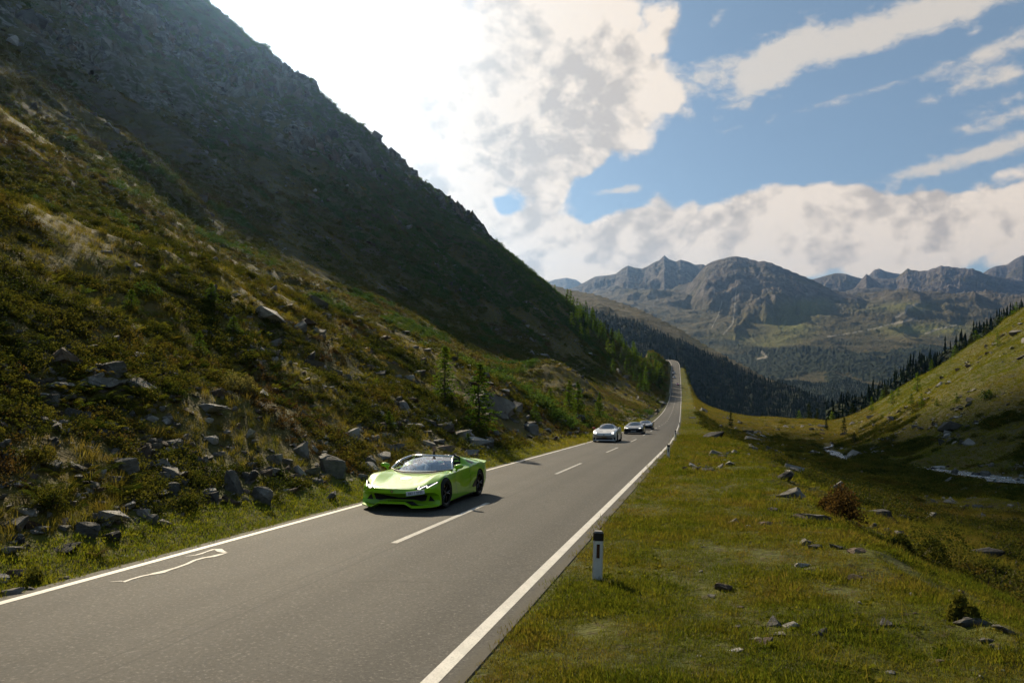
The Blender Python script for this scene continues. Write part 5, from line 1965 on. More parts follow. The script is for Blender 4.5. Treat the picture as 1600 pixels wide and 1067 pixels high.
DGLASS = simple_mat("dark_window_glass", (0.02, 0.025, 0.03), 0.05, 0, 0.9)
LAMP = lamp_mat("headlight_lit", (1.0, 0.93, 0.82), 2.2)
LENS = simple_mat("headlight_lens", (0.05, 0.05, 0.055), 0.08, 0, 0.8)
PLATE = simple_mat("number_plate_white", (0.62, 0.66, 0.68), 0.5)
INK = simple_mat("plate_ink", (0.01, 0.015, 0.03), 0.5)
STICKER = simple_mat("white_sticker", (0.62, 0.61, 0.60), 0.5)
STICKER_INK = simple_mat("sticker_print", (0.30, 0.30, 0.31), 0.5)
GOLD = simple_mat("gold_badge", (0.6, 0.38, 0.08), 0.3, 0.8)
SEAT = simple_mat("dark_seat_leather", (0.020, 0.020, 0.022), 0.6)
DASH = simple_mat("dark_dashboard", (0.030, 0.030, 0.032), 0.7)
RLAMP = simple_mat("rear_lamp", (0.25, 0.01, 0.01), 0.2)


def evaluated_mesh(o, name):
    dg = bpy.context.evaluated_depsgraph_get()
    dg.update()
    me = bpy.data.meshes.new_from_object(o.evaluated_get(dg))
    me.name = name
    return me


def loft_body(stations, creases, mat, levels=2, wells=None, tub=None, inner=None):
    """closed car body from mirrored stations; wheel wells and a cockpit are cut out of it"""
    bm = bmesh.new()
    rows = []
    n = len(stations[0])
    for st in stations:
        right = [bm.verts.new(p) for p in st]
        left = [right[0]] + [bm.verts.new((-p[0], p[1], p[2])) for p in st[1:]]
        rows.append((right, left))
    cl = bm.edges.layers.float.new('crease_edge')
    for i in range(len(rows) - 1):
        for s in (0, 1):
            a, b = rows[i][s], rows[i + 1][s]
            for j in range(n - 1):
                q = [a[j], a[j + 1], b[j + 1], b[j]]
                bm.faces.new(q if s == 1 else q[::-1])
        a, b = rows[i], rows[i + 1]
        bm.faces.new([a[0][-1], a[1][-1], b[1][-1], b[0][-1]])
    for k, flip in ((0, False), (-1, True)):
        r, l = rows[k]
        for j in range(n - 1):
            if j == 0:
                q = [r[0], r[1], l[1]]
            else:
                q = [r[j], r[j + 1], l[j + 1], l[j]]
            bm.faces.new(q[::-1] if flip else q)
    bmesh.ops.recalc_face_normals(bm, faces=bm.faces)
    bm.verts.index_update()
    idx = {}
    for i, (r, l) in enumerate(rows):
        for j in range(n):
            idx[r[j]] = (i, j); idx[l[j]] = (i, j)
    for e in bm.edges:
        (i0, j0), (i1, j1) = idx[e.verts[0]], idx[e.verts[1]]
        if j0 == j1 and j0 in creases: e[cl] = creases[j0]
        if i0 == i1 and (i0 in (0, len(rows) - 1)): e[cl] = .8
        if i0 == i1 and ('s', i0) in creases: e[cl] = creases[('s', i0)]
    me = bpy.data.meshes.new("body_cage")
    bm.to_mesh(me); bm.free()
    me.materials.append(mat)
    o = bpy.data.objects.new("body_cage", me); C.objects.link(o)
    sub = o.modifiers.new("s", 'SUBSURF'); sub.levels = levels; sub.render_levels = levels
    cutters = []
    for (y, z, r, x0) in (wells or []):
        for s in (1, -1):
            cb = bmesh.new()
            bmesh.ops.create_cone(cb, cap_ends=True, segments=36, radius1=r, radius2=r, depth=.6,
                                  matrix=Matrix.Translation((s * (x0 + .3), y, z)) @ Matrix.Rotation(R(90), 4, 'Y'))
            cm = bpy.data.meshes.new("cut"); cb.to_mesh(cm); cb.free(); cm.materials.append(inner or BLACK)
            cutters.append(cm)
    if tub:
        cb = bmesh.new()
        vs = [cb.verts.new(p) for p in tub]
        bmesh.ops.convex_hull(cb, input=cb.verts)
        cm = bpy.data.meshes.new("cut"); cb.to_mesh(cm); cb.free(); cm.materials.append(inner or BLACK)
        cutters.append(cm)
    cobs = []
    for cm in cutters:
        co = bpy.data.objects.new("cut", cm); C.objects.link(co); cobs.append(co)
        b = o.modifiers.new("b", 'BOOLEAN'); b.operation = 'DIFFERENCE'; b.solver = 'EXACT'; b.object = co
        b.material_mode = 'TRANSFER'
    out = evaluated_mesh(o, "body")
    bpy.data.objects.remove(o)
    for co in cobs: bpy.data.objects.remove(co)
    out.polygons.foreach_set('use_smooth', [True] * len(out.polygons))
    out.set_sharp_from_angle(angle=R(32))
    return out


def bvh_of(me):
    vs = [v.co.copy() for v in me.vertices]
    return BVHTree.FromPolygons(vs, [tuple(p.vertices) for p in me.polygons])


def decal(name, poly, axis, bv, mat, parent, off=.008, maxlen=.05, mirror=False, prebuilt=None):
    """a shaped piece lying on the body: polygon seen along an axis, laid onto the surface"""
    bm = bmesh.new()
    if prebuilt:
        vs = [bm.verts.new((p[0], p[1], 0)) for p in prebuilt[0]]
        for f in prebuilt[1]:
            try: bm.faces.new([vs[i] for i in f])
            except ValueError: pass
    else:
        vs = [bm.verts.new((p[0], p[1], 0)) for p in poly]
        f = bm.faces.new(vs)
        bmesh.ops.triangulate(bm, faces=[f])
    for _ in range(5):
        es = [e for e in bm.edges if e.calc_length() > maxlen]
        if not es: break
        bmesh.ops.subdivide_edges(bm, edges=es, cuts=1)
        bmesh.ops.triangulate(bm, faces=bm.faces)
    for v in bm.verts:
        a, b = v.co.x, v.co.y
        if axis == 'front': org, d = Vector((a, 6, b)), Vector((0, -1, 0))
        elif axis == 'rear': org, d = Vector((a, -6, b)), Vector((0, 1, 0))
        elif axis == 'top': org, d = Vector((a, b, 6)), Vector((0, 0, -1))
        elif axis == 'right': org, d = Vector((6, a, b)), Vector((-1, 0, 0))
        elif axis == 'left': org, d = Vector((-6, a, b)), Vector((1, 0, 0))
        hit = bv.ray_cast(org, d)
        if hit[0] is None:
            hit = bv.find_nearest(org + d * 5.0)
        nrm = hit[1] if hit[1].dot(d) < 0 else -hit[1]
        v.co = hit[0] + (nrm * .5 - d * .5).normalized() * off
    return from_bm(name, bm, mat, parent, True, 40)


def mirror_poly(p): return [(-a, b) for a, b in p][::-1]


def box_bm(bm, c, s, rot=None):
    m = Matrix.Translation(c) @ (rot.to_4x4() if rot else Matrix.Identity(4)) @ Matrix.Diagonal((*s, 1))
    return bmesh.ops.create_cube(bm, size=1.0, matrix=m)


def tube_bm(bm, pts, r, n=8, closed=False):
    rings = []
    P = [Vector(p) for p in pts]
    for i, p in enumerate(P):
        a = P[i - 1] if (i > 0 or closed) else p
        b = P[(i + 1) % len(P)] if (i < len(P) - 1 or closed) else p
        d = (b - a).normalized()
        e = d.cross(Vector((0.13, 0.21, 0.97))).normalized(); g = d.cross(e)
        rr = r[i] if isinstance(r, (list, tuple)) else r
        rings.append([bm.verts.new(p + e * rr * math.cos(2 * math.pi * k / n) + g * rr * math.sin(2 * math.pi * k / n)) for k in range(n)])
    m = len(rings)
    for i in range(m if closed else m - 1):
        a, b = rings[i], rings[(i + 1) % m]
        for k in range(n):
            bm.faces.new([a[k], a[(k + 1) % n], b[(k + 1) % n], b[k]])
    if not closed:
        bm.faces.new(rings[0][::-1]); bm.faces.new(rings[-1])


def lathe_x(bm, prof, n=32):
    """profile of (x, radius) turned about the x axis"""
    rings = [[bm.verts.new((x, r * math.cos(2 * math.pi * k / n), r * math.sin(2 * math.pi * k / n))) for k in range(n)] for x, r in prof]
    for a, b in zip(rings[:-1], rings[1:]):
        for k in range(n):
            bm.faces.new([a[k], a[(k + 1) % n], b[(k + 1) % n], b[k]])


def wheel_meshes(rad, wid, rim_mat, spokes=5, caliper=None, twin=True):
    """tyre, rim with spokes, brake disc; outer face towards +x"""
    bm = bmesh.new()
    h = wid / 2; ri = rad * .745
    lathe_x(bm, [(-h, ri), (-h * 1.02, rad * .90), (-h * .85, rad * .985), (-h * .5, rad), (h * .5, rad), (h * .85, rad * .985), (h * 1.02, rad * .90), (h * .96, ri), (-h, ri)], 36)
    t = bpy.data.meshes.new("tyre"); bm.to_mesh(t); bm.free(); t.materials.append(RUBBER)
    t.polygons.foreach_set('use_smooth', [True] * len(t.polygons)); t.set_sharp_from_angle(angle=R(40))
    bm = bmesh.new()
    lathe_x(bm, [(-h * .9, ri), (h * .3, ri * .9), (h * .9, ri * .93), (h * .98, ri), (h * .8, ri * 1.01), (-h * .9, ri * 1.005)], 32)
    lathe_x(bm, [(h * .3, rad * .02), (h * .72, rad * .03), (h * .75, rad * .14), (h * .3, rad * .17)], 16)
    for k in range(spokes):
        for dk in ((-.16, .16) if twin else (0,)):
            a0 = 2 * math.pi * k / spokes; a1 = a0 + dk
            p0 = Vector((h * .62, math.cos(a0) * rad * .12, math.sin(a0) * rad * .12))
            p1 = Vector((h * .80, math.cos(a1) * ri * .95, math.sin(a1) * ri * .95))
            tube_bm(bm, [p0, p0.lerp(p1, .5) + Vector((h * .08, 0, 0)), p1], [rad * .05, rad * .042, rad * .05], 5)
    r = bpy.data.meshes.new("rim"); bm.to_mesh(r); bm.free(); r.materials.append(rim_mat)
    r.polygons.foreach_set('use_smooth', [True] * len(r.polygons)); r.set_sharp_from_angle(angle=R(35))
    bm = bmesh.new()
    lathe_x(bm, [(-h * .3, .02), (-h * .25, rad * .52), (-h * .1, rad * .52), (-h * .05, .02)], 24)
    d = bpy.data.meshes.new("brake_disc"); bm.to_mesh(d); bm.free(); d.materials.append(ALLOY)
    c = None
    if caliper:
        bm = bmesh.new()
        for k in range(5):
            a = R(60 + k * 14)
            box_bm(bm, Vector((h * .05, math.cos(a) * rad * .5, math.sin(a) * rad * .5)), (h * .5, rad * .14, rad * .17), Matrix.Rotation(a, 3, 'X'))
        c = bpy.data.meshes.new("brake_caliper"); bm.to_mesh(c); bm.free(); c.materials.append(caliper)
    return t, r, d, c


def add_wheels(root, meshes, xs, ys, z, zr=None):
    for y, x, zz in ((ys[0], xs[0], z), (ys[1], xs[1], zr or z)):
        for s in (1, -1):
            w = empty("wheel", (s * x, y, zz)); w.parent = root
            w.rotation_euler = (0, 0, 0 if s > 0 else math.pi)
            for me in meshes:
                if me: link(me.name, me, w)


def place_car(root, px, py, d=None, y=None, rev=True):
    """put a car on the road, nose towards the camera when rev; position by road distance"""
    yy = y
    xx = float(road_x(yy)) + d * COSR
    yy2 = yy - d * 0.243
    slope = float(road_z(yy + 2) - road_z(yy - 2)) / 4.0
    u = Vector((float(road_x(yy + 2) - road_x(yy - 2)), 4.0, 0)).normalized()
    fwd = -u if rev else u
    tilt = math.atan(slope * u.y) * (-1 if rev else 1)
    rz = math.atan2(-fwd.x, fwd.y)
    z = road_sheet_z(xx, yy2)
    root.matrix_world = Matrix.Translation((xx, yy2, z + .004)) @ Matrix.Rotation(rz, 4, 'Z') @ Matrix.Rotation(tilt, 4, 'X') @ Matrix.Rotation(R(1.1), 4, 'Y')
    return root


# ------------------------------------------------------------------ the lime green open two seater
def text_mesh(body, size, name):
    cu = bpy.data.curves.new(name, 'FONT'); cu.body = body; cu.size = size; cu.align_x = 'CENTER'; cu.align_y = 'CENTER'
    cu.resolution_u = 3
    o = bpy.data.objects.new(name, cu); C.objects.link(o)
    me = evaluated_mesh(o, name)
    bpy.data.objects.remove(o)
    return [(v.co.x, v.co.y) for v in me.vertices], [tuple(p.vertices) for p in me.polygons]


def build_roadster():
    S = [
        # top centre, bonnet crease, wing crease, shoulder, side, sill, bottom edge
        [(0, 2.27, .40), (.36, 2.24, .405), (.62, 2.13, .41), (.86, 1.90, .40), (.925, 1.77, .34), (.94, 1.74, .22), (.93, 1.78, .10)],
        [(0, 2.255, .505), (.36, 2.22, .51), (.63, 2.10, .515), (.86, 1.86, .53), (.935, 1.73, .44), (.955, 1.69, .25), (.945, 1.72, .10)],
        [(0, 1.82, .60), (.39, 1.79, .61), (.66, 1.74, .665), (.87, 1.62, .675), (.955, 1.55, .50), (.96, 1.55, .27), (.94, 1.55, .10)],
        [(0, 1.33, .685), (.41, 1.33, .70), (.70, 1.33, .805), (.90, 1.33, .785), (.968, 1.33, .60), (.965, 1.33, .28), (.94, 1.33, .11)],
        [(0, .95, .755), (.46, .90, .765), (.73, .86, .80), (.895, .84, .755), (.955, .84, .56), (.95, .84, .27), (.93, .84, .11)],
        [(0, .45, .79), (.50, .45, .80), (.74, .42, .825), (.875, .40, .775), (.905, .40, .60), (.93, .40, .27), (.92, .40, .11)],
        [(0, -.15, .80), (.50, -.15, .81), (.74, -.15, .855), (.875, -.15, .80), (.90, -.15, .62), (.935, -.15, .28), (.92, -.15, .11)],
        [(0, -.52, .82), (.50, -.52, .84), (.73, -.52, .88), (.90, -.52, .82), (.93, -.52, .64), (.945, -.52, .30), (.93, -.52, .11)],
        [(0, -.66, 1.00), (.30, -.66, 1.06), (.60, -.66, 1.075), (.885, -.70, .865), (.95, -.72, .66), (.95, -.72, .31), (.93, -.72, .11)],
        [(0, -1.29, .955), (.32, -1.29, 1.00), (.62, -1.29, 1.00), (.90, -1.29, .905), (.968, -1.29, .65), (.965, -1.29, .33), (.94, -1.29, .13)],
        [(0, -1.85, .88), (.36, -1.85, .91), (.66, -1.85, .915), (.89, -1.82, .86), (.945, -1.80, .62), (.94, -1.80, .34), (.90, -1.80, .17)],
        [(0, -2.22, .84), (.38, -2.21, .85), (.66, -2.16, .85), (.86, -2.08, .80), (.90, -2.05, .60), (.89, -2.05, .38), (.84, -2.05, .22)],
    ]
    cre = {1: .55, 2: .5, 3: .55, 5: .6, 6: .9, ('s', 1): .65, ('s', 7): .9, ('s', 8): .8}
    tub = [(sx * x, y, z) for sx in (1, -1) for (x, y, z) in ((.66, .62, .95), (.60, .80, .90), (.60, .80, .32), (.66, .62, .32), (.66, -.56, 1.3), (.62, -.60, .32), (.30, .97, .9), (.30, .97, .45))]
    me = loft_body(S, cre, P_GREEN, 3, [(1.33, .345, .368, .60), (-1.29, .352, .375, .58)], tub)
    bv = bvh_of(me)
    root = empty("sports_car")
    tag(root, "lime green open sports car in the near lane, nearest the camera", "car")
    link("body", me, root)
    # front: grille mouths, corner intakes, splitter
    mouth = [(.04, .262), (.30, .300), (.60, .350), (.655, .335), (.605, .205), (.50, .19), (.32, .222), (.04, .222)]
    decal("front_grille", mouth, 'front', bv, BLACK, root); decal("front_grille", mirror_poly(mouth), 'front', bv, BLACK, root)
    decal("grille_bridge", [(-.05, .264), (.05, .264), (.05, .221), (-.05, .221)], 'front', bv, BLACK, root, .007)
    tri = [(.715, .335), (.83, .205), (.675, .20)]
    decal("corner_intake", tri, 'front', bv, BLACK, root); decal("corner_intake", mirror_poly(tri), 'front', bv, BLACK, root)
    tri2 = [(.84, .345), (.90, .34), (.93, .22), (.87, .21)]
    low = [(-.36, .172), (.36, .172), (.50, .075), (-.50, .075)]
    low = [(-.30, .182), (.30, .182), (.44, .105), (-.44, .105)]
    decal("lower_intake", low, 'front', bv, BLACK, root, .010)
    bm = bmesh.new()   # splitter lip, following the plan of the nose
    pts = [(-.925, 1.71), (-.915, 1.80), (-.84, 1.98), (-.62, 2.19), (-.48, 2.27), (-.32, 2.30), (.32, 2.30), (.48, 2.27), (.62, 2.19), (.84, 1.98), (.915, 1.80), (.925, 1.71)]
    zs = [.115, .11, .105, .10, .105, .195, .195, .105, .10, .105, .11, .115]
    vs = []
    for (x, y), z in zip(pts, zs):
        k = .93
        vs.append([bm.verts.new((x * k, y * .96, z + .035)), bm.verts.new((x, y, z + .012)), bm.verts.new((x, y, z - .012)), bm.verts.new((x * k, y * .95, z - .03))])
    for a, b in zip(vs[:-1], vs[1:]):
        for j in range(3): bm.faces.new([a[j], a[j + 1], b[j + 1], b[j]])
    from_bm("splitter", bm, P_GREEN, root, False)
    bm = bmesh.new(); box_bm(bm, Vector((0, 0, .115)), (1.66, 3.3, .05)); from_bm("underfloor", bm, BLACK, root)
    # headlights: dark lens with bright broken strips
    hl = [(.475, .520), (.66, .575), (.865, .640), (.875, .615), (.80, .555), (.70, .515), (.555, .492)]
    for pl in (hl, mirror_poly(hl)):
        h = decal("headlight", pl, 'front', bv, LENS, root, .008, .035)
        m = 1 if pl is hl else -1
        for st in ([(.545, .545), (.562, .552), (.578, .505), (.560, .500)],
                   [(.580, .502), (.600, .500), (.700, .565), (.690, .572)],
                   [(.692, .568), (.702, .563), (.728, .528), (.712, .524)],
                   [(.715, .524), (.735, .523), (.862, .622), (.858, .632)]):
            decal("light_strip", [(m * a, b) for a, b in st], 'front', bv, LAMP, h, .017, .03)
    # bonnet shut line, crest, round sticker
    for s in (1, -1):
        decal("shut_line", [(s * a, b) for a, b in ((.02, .512), (.10, .508), (.13, .520), (.45, .530), (.45, .537), (.125, .527), (.098, .515), (.02, .519))], 'front', bv, BLACK, root, .004, .05)
    decal("nose_badge", [(-.035, .475), (.035, .475), (.03, .44), (0, .415), (-.03, .44)], 'front', bv, INK, root, .006)
    decal("badge_emblem", [(-.018, .466), (.018, .466), (.014, .445), (0, .428), (-.014, .445)], 'front', bv, GOLD, root, .011)
    circ = [(.02 + .135 * math.cos(a), 1.42 + .135 * math.sin(a)) for a in [2 * math.pi * k / 24 for k in range(24)]]
    rd = decal("round_sticker", circ, 'top', bv, STICKER, root, .004)
    for k in range(3):
        x0 = -.05 + .05 * k
        decal("print_mark", [(x0, 1.39), (x0 + .028, 1.39), (x0 + .028, 1.46), (x0, 1.46)], 'top', bv, STICKER_INK, rd, .007)
    # offset number plate under the left headlight
    pm = Matrix.Translation((-.535, 2.215, .432)) @ Matrix.Rotation(R(180 + 21), 4, 'Z') @ Matrix.Rotation(R(90), 4, 'X') @ Matrix.Rotation(R(7), 4, 'Z')
    bm = bmesh.new(); bmesh.ops.create_cube(bm, size=1.0, matrix=pm @ Matrix.Diagonal((.40, .092, .012, 1)))
    pl = from_bm("number_plate", bm, PLATE, root)
    tv, tf = text_mesh("BE11 ENS", .078, "plate_text")
    me_t = bpy.data.meshes.new("plate_text")
    me_t.from_pydata([tuple(pm @ Vector((x, y - .004, .0085))) for x, y in tv], [], tf); me_t.materials.append(INK)
    link("plate_text", me_t, pl)
    # side intakes and skirts
    for ax, s in (('right', 1), ('left', -1)):
        decal("side_intake", [(-.98, .50), (-.78, .44), (-.62, .33), (-.66, .285), (-.93, .30)], ax, bv, BLACK, root, .008)
        decal("shoulder_intake", [(-1.02, .905), (-.74, 1.01), (-.70, .955), (-.80, .885)], ax, bv, BLACK, root, .010)
        decal("side_skirt", [(.86, .145), (-.86, .165), (-.86, .115), (.86, .108)], ax, bv, BLACK, root, .010, .12)
        decal("door_line", [(.60, .80), (.612, .80), (.66, .50), (.52, .26), (.505, .26), (.645, .50)], ax, bv, BLACK, root, .003)
        decal("door_line", [(-.48, .80), (-.468, .80), (-.50, .52), (-.40, .28), (-.415, .28), (-.515, .52)], ax, bv, BLACK, root, .003)
    # windscreen, its frame and the header rail
    nb = 10
    bot = [Vector((.785 * f, 1.02 - .52 * f * f, .770 + .048 * f * f)) for f in [k / nb * 2 - 1 for k in range(nb + 1)]]
    top = [Vector((.56 * f, .02 - .24 * f * f, 1.125 - .03 * f * f)) for f in [k / nb * 2 - 1 for k in range(nb + 1)]]
    bm = bmesh.new(); rows = []
    for r in range(7):
        u = r / 6
        rows.append([bm.verts.new(a.lerp(b, u) + Vector((0, .05, .055)) * math.sin(math.pi * u) * .9) for a, b in zip(bot, top)])
    for a, b in zip(rows[:-1], rows[1:]):
        for k in range(nb): bm.faces.new([a[k], a[k + 1], b[k + 1], b[k]])
    edge_l = [r[0].co.copy() for r in rows]; edge_r = [r[-1].co.copy() for r in rows]
    from_bm("windscreen", bm, GLASS, root, True)
    bm = bmesh.new()
    tube_bm(bm, edge_l, .026, 8); tube_bm(bm, edge_r, .026, 8)
    tube_bm(bm, [p + Vector((0, -.01, .004)) for p in top], .024, 8)
    from_bm("windscreen_frame", bm, CHROME, root, True, 60)
    bm = bmesh.new(); tube_bm(bm, [p + Vector((0, .012, .006)) for p in bot], .016, 6); from_bm("wiper_cowl", bm, BLACK, root, True)
    bm = bmesh.new()
    box_bm(bm, Vector((0, -.03, 1.05)), (.20, .03, .06)); from_bm("rear_view_mirror", bm, BLACK, root)
    # roll hoops behind the seats with a dark small window between
    bm = bmesh.new()
    bm.free()
    for s in (1, -1):
        bm = bmesh.new()
        tube_bm(bm, [(s * .62, -.60, .84), (s * .60, -.60, 1.04), (s * .46, -.61, 1.10), (s * .26, -.61, 1.09), (s * .16, -.60, .96)], .03, 7)
        from_bm("roll_hoop", bm, TRIM, root, True)
    bm = bmesh.new(); box_bm(bm, Vector((0, -.615, .90)), (1.10, .02, .26)); from_bm("rear_bulkhead", bm, SEAT, root)
    # door mirrors
    for s in (1, -1):
        bm = bmesh.new()
        g = bmesh.ops.create_icosphere(bm, subdivisions=2, radius=1.0)
        for v in g['verts']:
            c = v.co
            c.y = max(c.y, -1) * .075 if c.y > 0 else max(c.y * .06, -.03)
            c.x = c.x * .125; c.z = c.z * .062
            v.co = Vector((c.x + s * .955, c.y + .50, c.z + .905 + s * c.x * .10))
        tube_bm(bm, [(s * .88, .49, .80), (s * .93, .50, .86), (s * .93, .50, .88)], [.03, .024, .03], 6)
        mo = from_bm("door_mirror", bm, P_GREEN, root, True)
        bm = bmesh.new()
        vs = [bm.verts.new((s * .955 + .11 * math.cos(a), .466, .905 + .05 * math.sin(a))) for a in [2 * math.pi * k / 14 for k in range(14)]]
        bm.faces.new(vs); from_bm("mirror_glass", bm, DGLASS, mo)
    # tail: spoiler, lamps, diffuser
    bm = bmesh.new()
    prof = [(-.88, -2.00, .855), (-.55, -2.12, .90), (0, -2.18, .91), (.55, -2.12, .90), (.88, -2.00, .855)]
    vs = [[bm.verts.new((x, y + .16, z - .03)), bm.verts.new((x, y - .12, z + .02)), bm.verts.new((x, y - .12, z - .01)), bm.verts.new((x, y + .12, z - .06))] for x, y, z in prof]
    for a, b in zip(vs[:-1], vs[1:]):
        for j in range(4): bm.faces.new([a[j], a[(j + 1) % 4], b[(j + 1) % 4], b[j]])
    from_bm("spoiler", bm, P_GREEN, root)
    for s in (1, -1):
        tl = [(.50, .74), (.80, .74), (.78, .68), (.50, .69)]
        decal("tail_light", tl if s > 0 else mirror_poly(tl), 'rear', bv, RLAMP, root)
    decal("rear_grille", [(-.7, .60), (.7, .60), (.7, .42), (-.7, .42)], 'rear', bv, BLACK, root)
    # cockpit
    bm = bmesh.new()
    box_bm(bm, Vector((0, .66, .70)), (1.16, .30, .12), Matrix.Rotation(R(-14), 3, 'X')); box_bm(bm, Vector((0, .20, .50)), (.22, .9, .26))
    bmesh.ops.bevel(bm, geom=bm.edges[:], offset=.02, segments=2, affect='EDGES')
    from_bm("dashboard", bm, DASH, root)
    bm = bmesh.new()
    c = Vector((.36, .40, .735)); ax = Matrix.Rotation(R(-68), 3, 'X')
    tube_bm(bm, [c + ax @ Vector((.175 * math.cos(a), .175 * math.sin(a), 0)) for a in [2 * math.pi * k / 22 for k in range(22)]], .016, 6, True)
    for a in (R(180), R(0), R(-90)):
        tube_bm(bm, [c, c + ax @ Vector((.17 * math.cos(a), .17 * math.sin(a), 0))], .014, 5)
    tube_bm(bm, [c, c + Vector((0, .2, -.06))], .03, 6)
    from_bm("steering_wheel", bm, BLACK, root, True)
    for s in (1, -1):
        bm = bmesh.new()
        box_bm(bm, Vector((s * .36, -.12, .36)), (.46, .50, .14))
        box_bm(bm, Vector((s * .36, -.42, .62)), (.46, .13, .56), Matrix.Rotation(R(18), 3, 'X'))
        box_bm(bm, Vector((s * .36, -.50, .96)), (.26, .10, .16), Matrix.Rotation(R(14), 3, 'X'))
        bmesh.ops.bevel(bm, geom=bm.edges[:], offset=.04, segments=3, affect='EDGES')
        from_bm("seat", bm, SEAT, root, True)
    add_wheels(root, wheel_meshes(.345, .25, RIM, 5, CALIPER), (.832, .825), (1.33, -1.29), .345, .345)
    return root


roadster = place_car(build_roadster(), 0, 0, d=-1.64, y=18.5)
roadster.scale = (1.03, 1.03, 1.0)
bpy.context.view_layer.update()
ROADSTER_M = roadster.matrix_world.copy()


# ------------------------------------------------------------------ closed coupes
def coupe_stations(w=1.0, h=1.0, nose=0.0, low=0.0, tail=0.0, roof=0.0):
    S = [
        [(0, 2.22, .46), (.40, 2.19, .46), (.62, 2.10, .46), (.80, 1.97, .45), (.85, 1.90, .36), (.86, 1.88, .24), (.84, 1.92, .12)],
        [(0, 2.20, .60), (.40, 2.16, .60), (.63, 2.06, .61), (.81, 1.93, .60), (.87, 1.84, .46), (.875, 1.82, .26), (.85, 1.86, .12)],
        [(0, 1.72, .72), (.40, 1.70, .73), (.68, 1.66, .775), (.86, 1.60, .735), (.91, 1.58, .53), (.91, 1.58, .28), (.88, 1.58, .12)],
        [(0, 1.25, .80), (.43, 1.25, .81), (.72, 1.25, .865), (.88, 1.25, .81), (.925, 1.25, .58), (.92, 1.25, .28), (.89, 1.25, .12)],
        [(0, .88, .855), (.52, .82, .865), (.76, .74, .89), (.88, .74, .83), (.915, .74, .60), (.91, .74, .28), (.89, .74, .12)],
        [(0, .10, 1.25), (.47, .06, 1.225), (.74, .05, .935), (.88, .05, .87), (.915, .05, .63), (.91, .05, .28), (.89, .05, .12)],
        [(0, -.45, 1.28), (.47, -.45, 1.255), (.74, -.45, .96), (.89, -.45, .89), (.92, -.45, .65), (.92, -.45, .29), (.90, -.45, .12)],
        [(0, -1.20, 1.13), (.45, -1.20, 1.10), (.72, -1.20, .98), (.925, -1.20, .885), (.955, -1.20, .64), (.95, -1.20, .32), (.92, -1.20, .14)],
        [(0, -1.85, .93), (.45, -1.85, .92), (.70, -1.85, .91), (.88, -1.82, .83), (.91, -1.80, .60), (.90, -1.80, .36), (.86, -1.80, .18)],
        [(0, -2.18, .78), (.45, -2.17, .78), (.66, -2.12, .76), (.80, -2.06, .70), (.83, -2.04, .52), (.82, -2.04, .36), (.78, -2.04, .24)],
    ]
    out = []
    for i, st in enumerate(S):
        row = []
        for j, (x, y, z) in enumerate(st):
            zz = z
            if i <= 4 and j <= 3: zz = z + nose * (1 if i else .5)
            if i in (5, 6) and j <= 1: zz = z + roof
            if i >= 7 and j <= 3: zz += tail
            row.append((x * w, y, .12 + (zz - .12) * h))
        out.append(row)
    return out


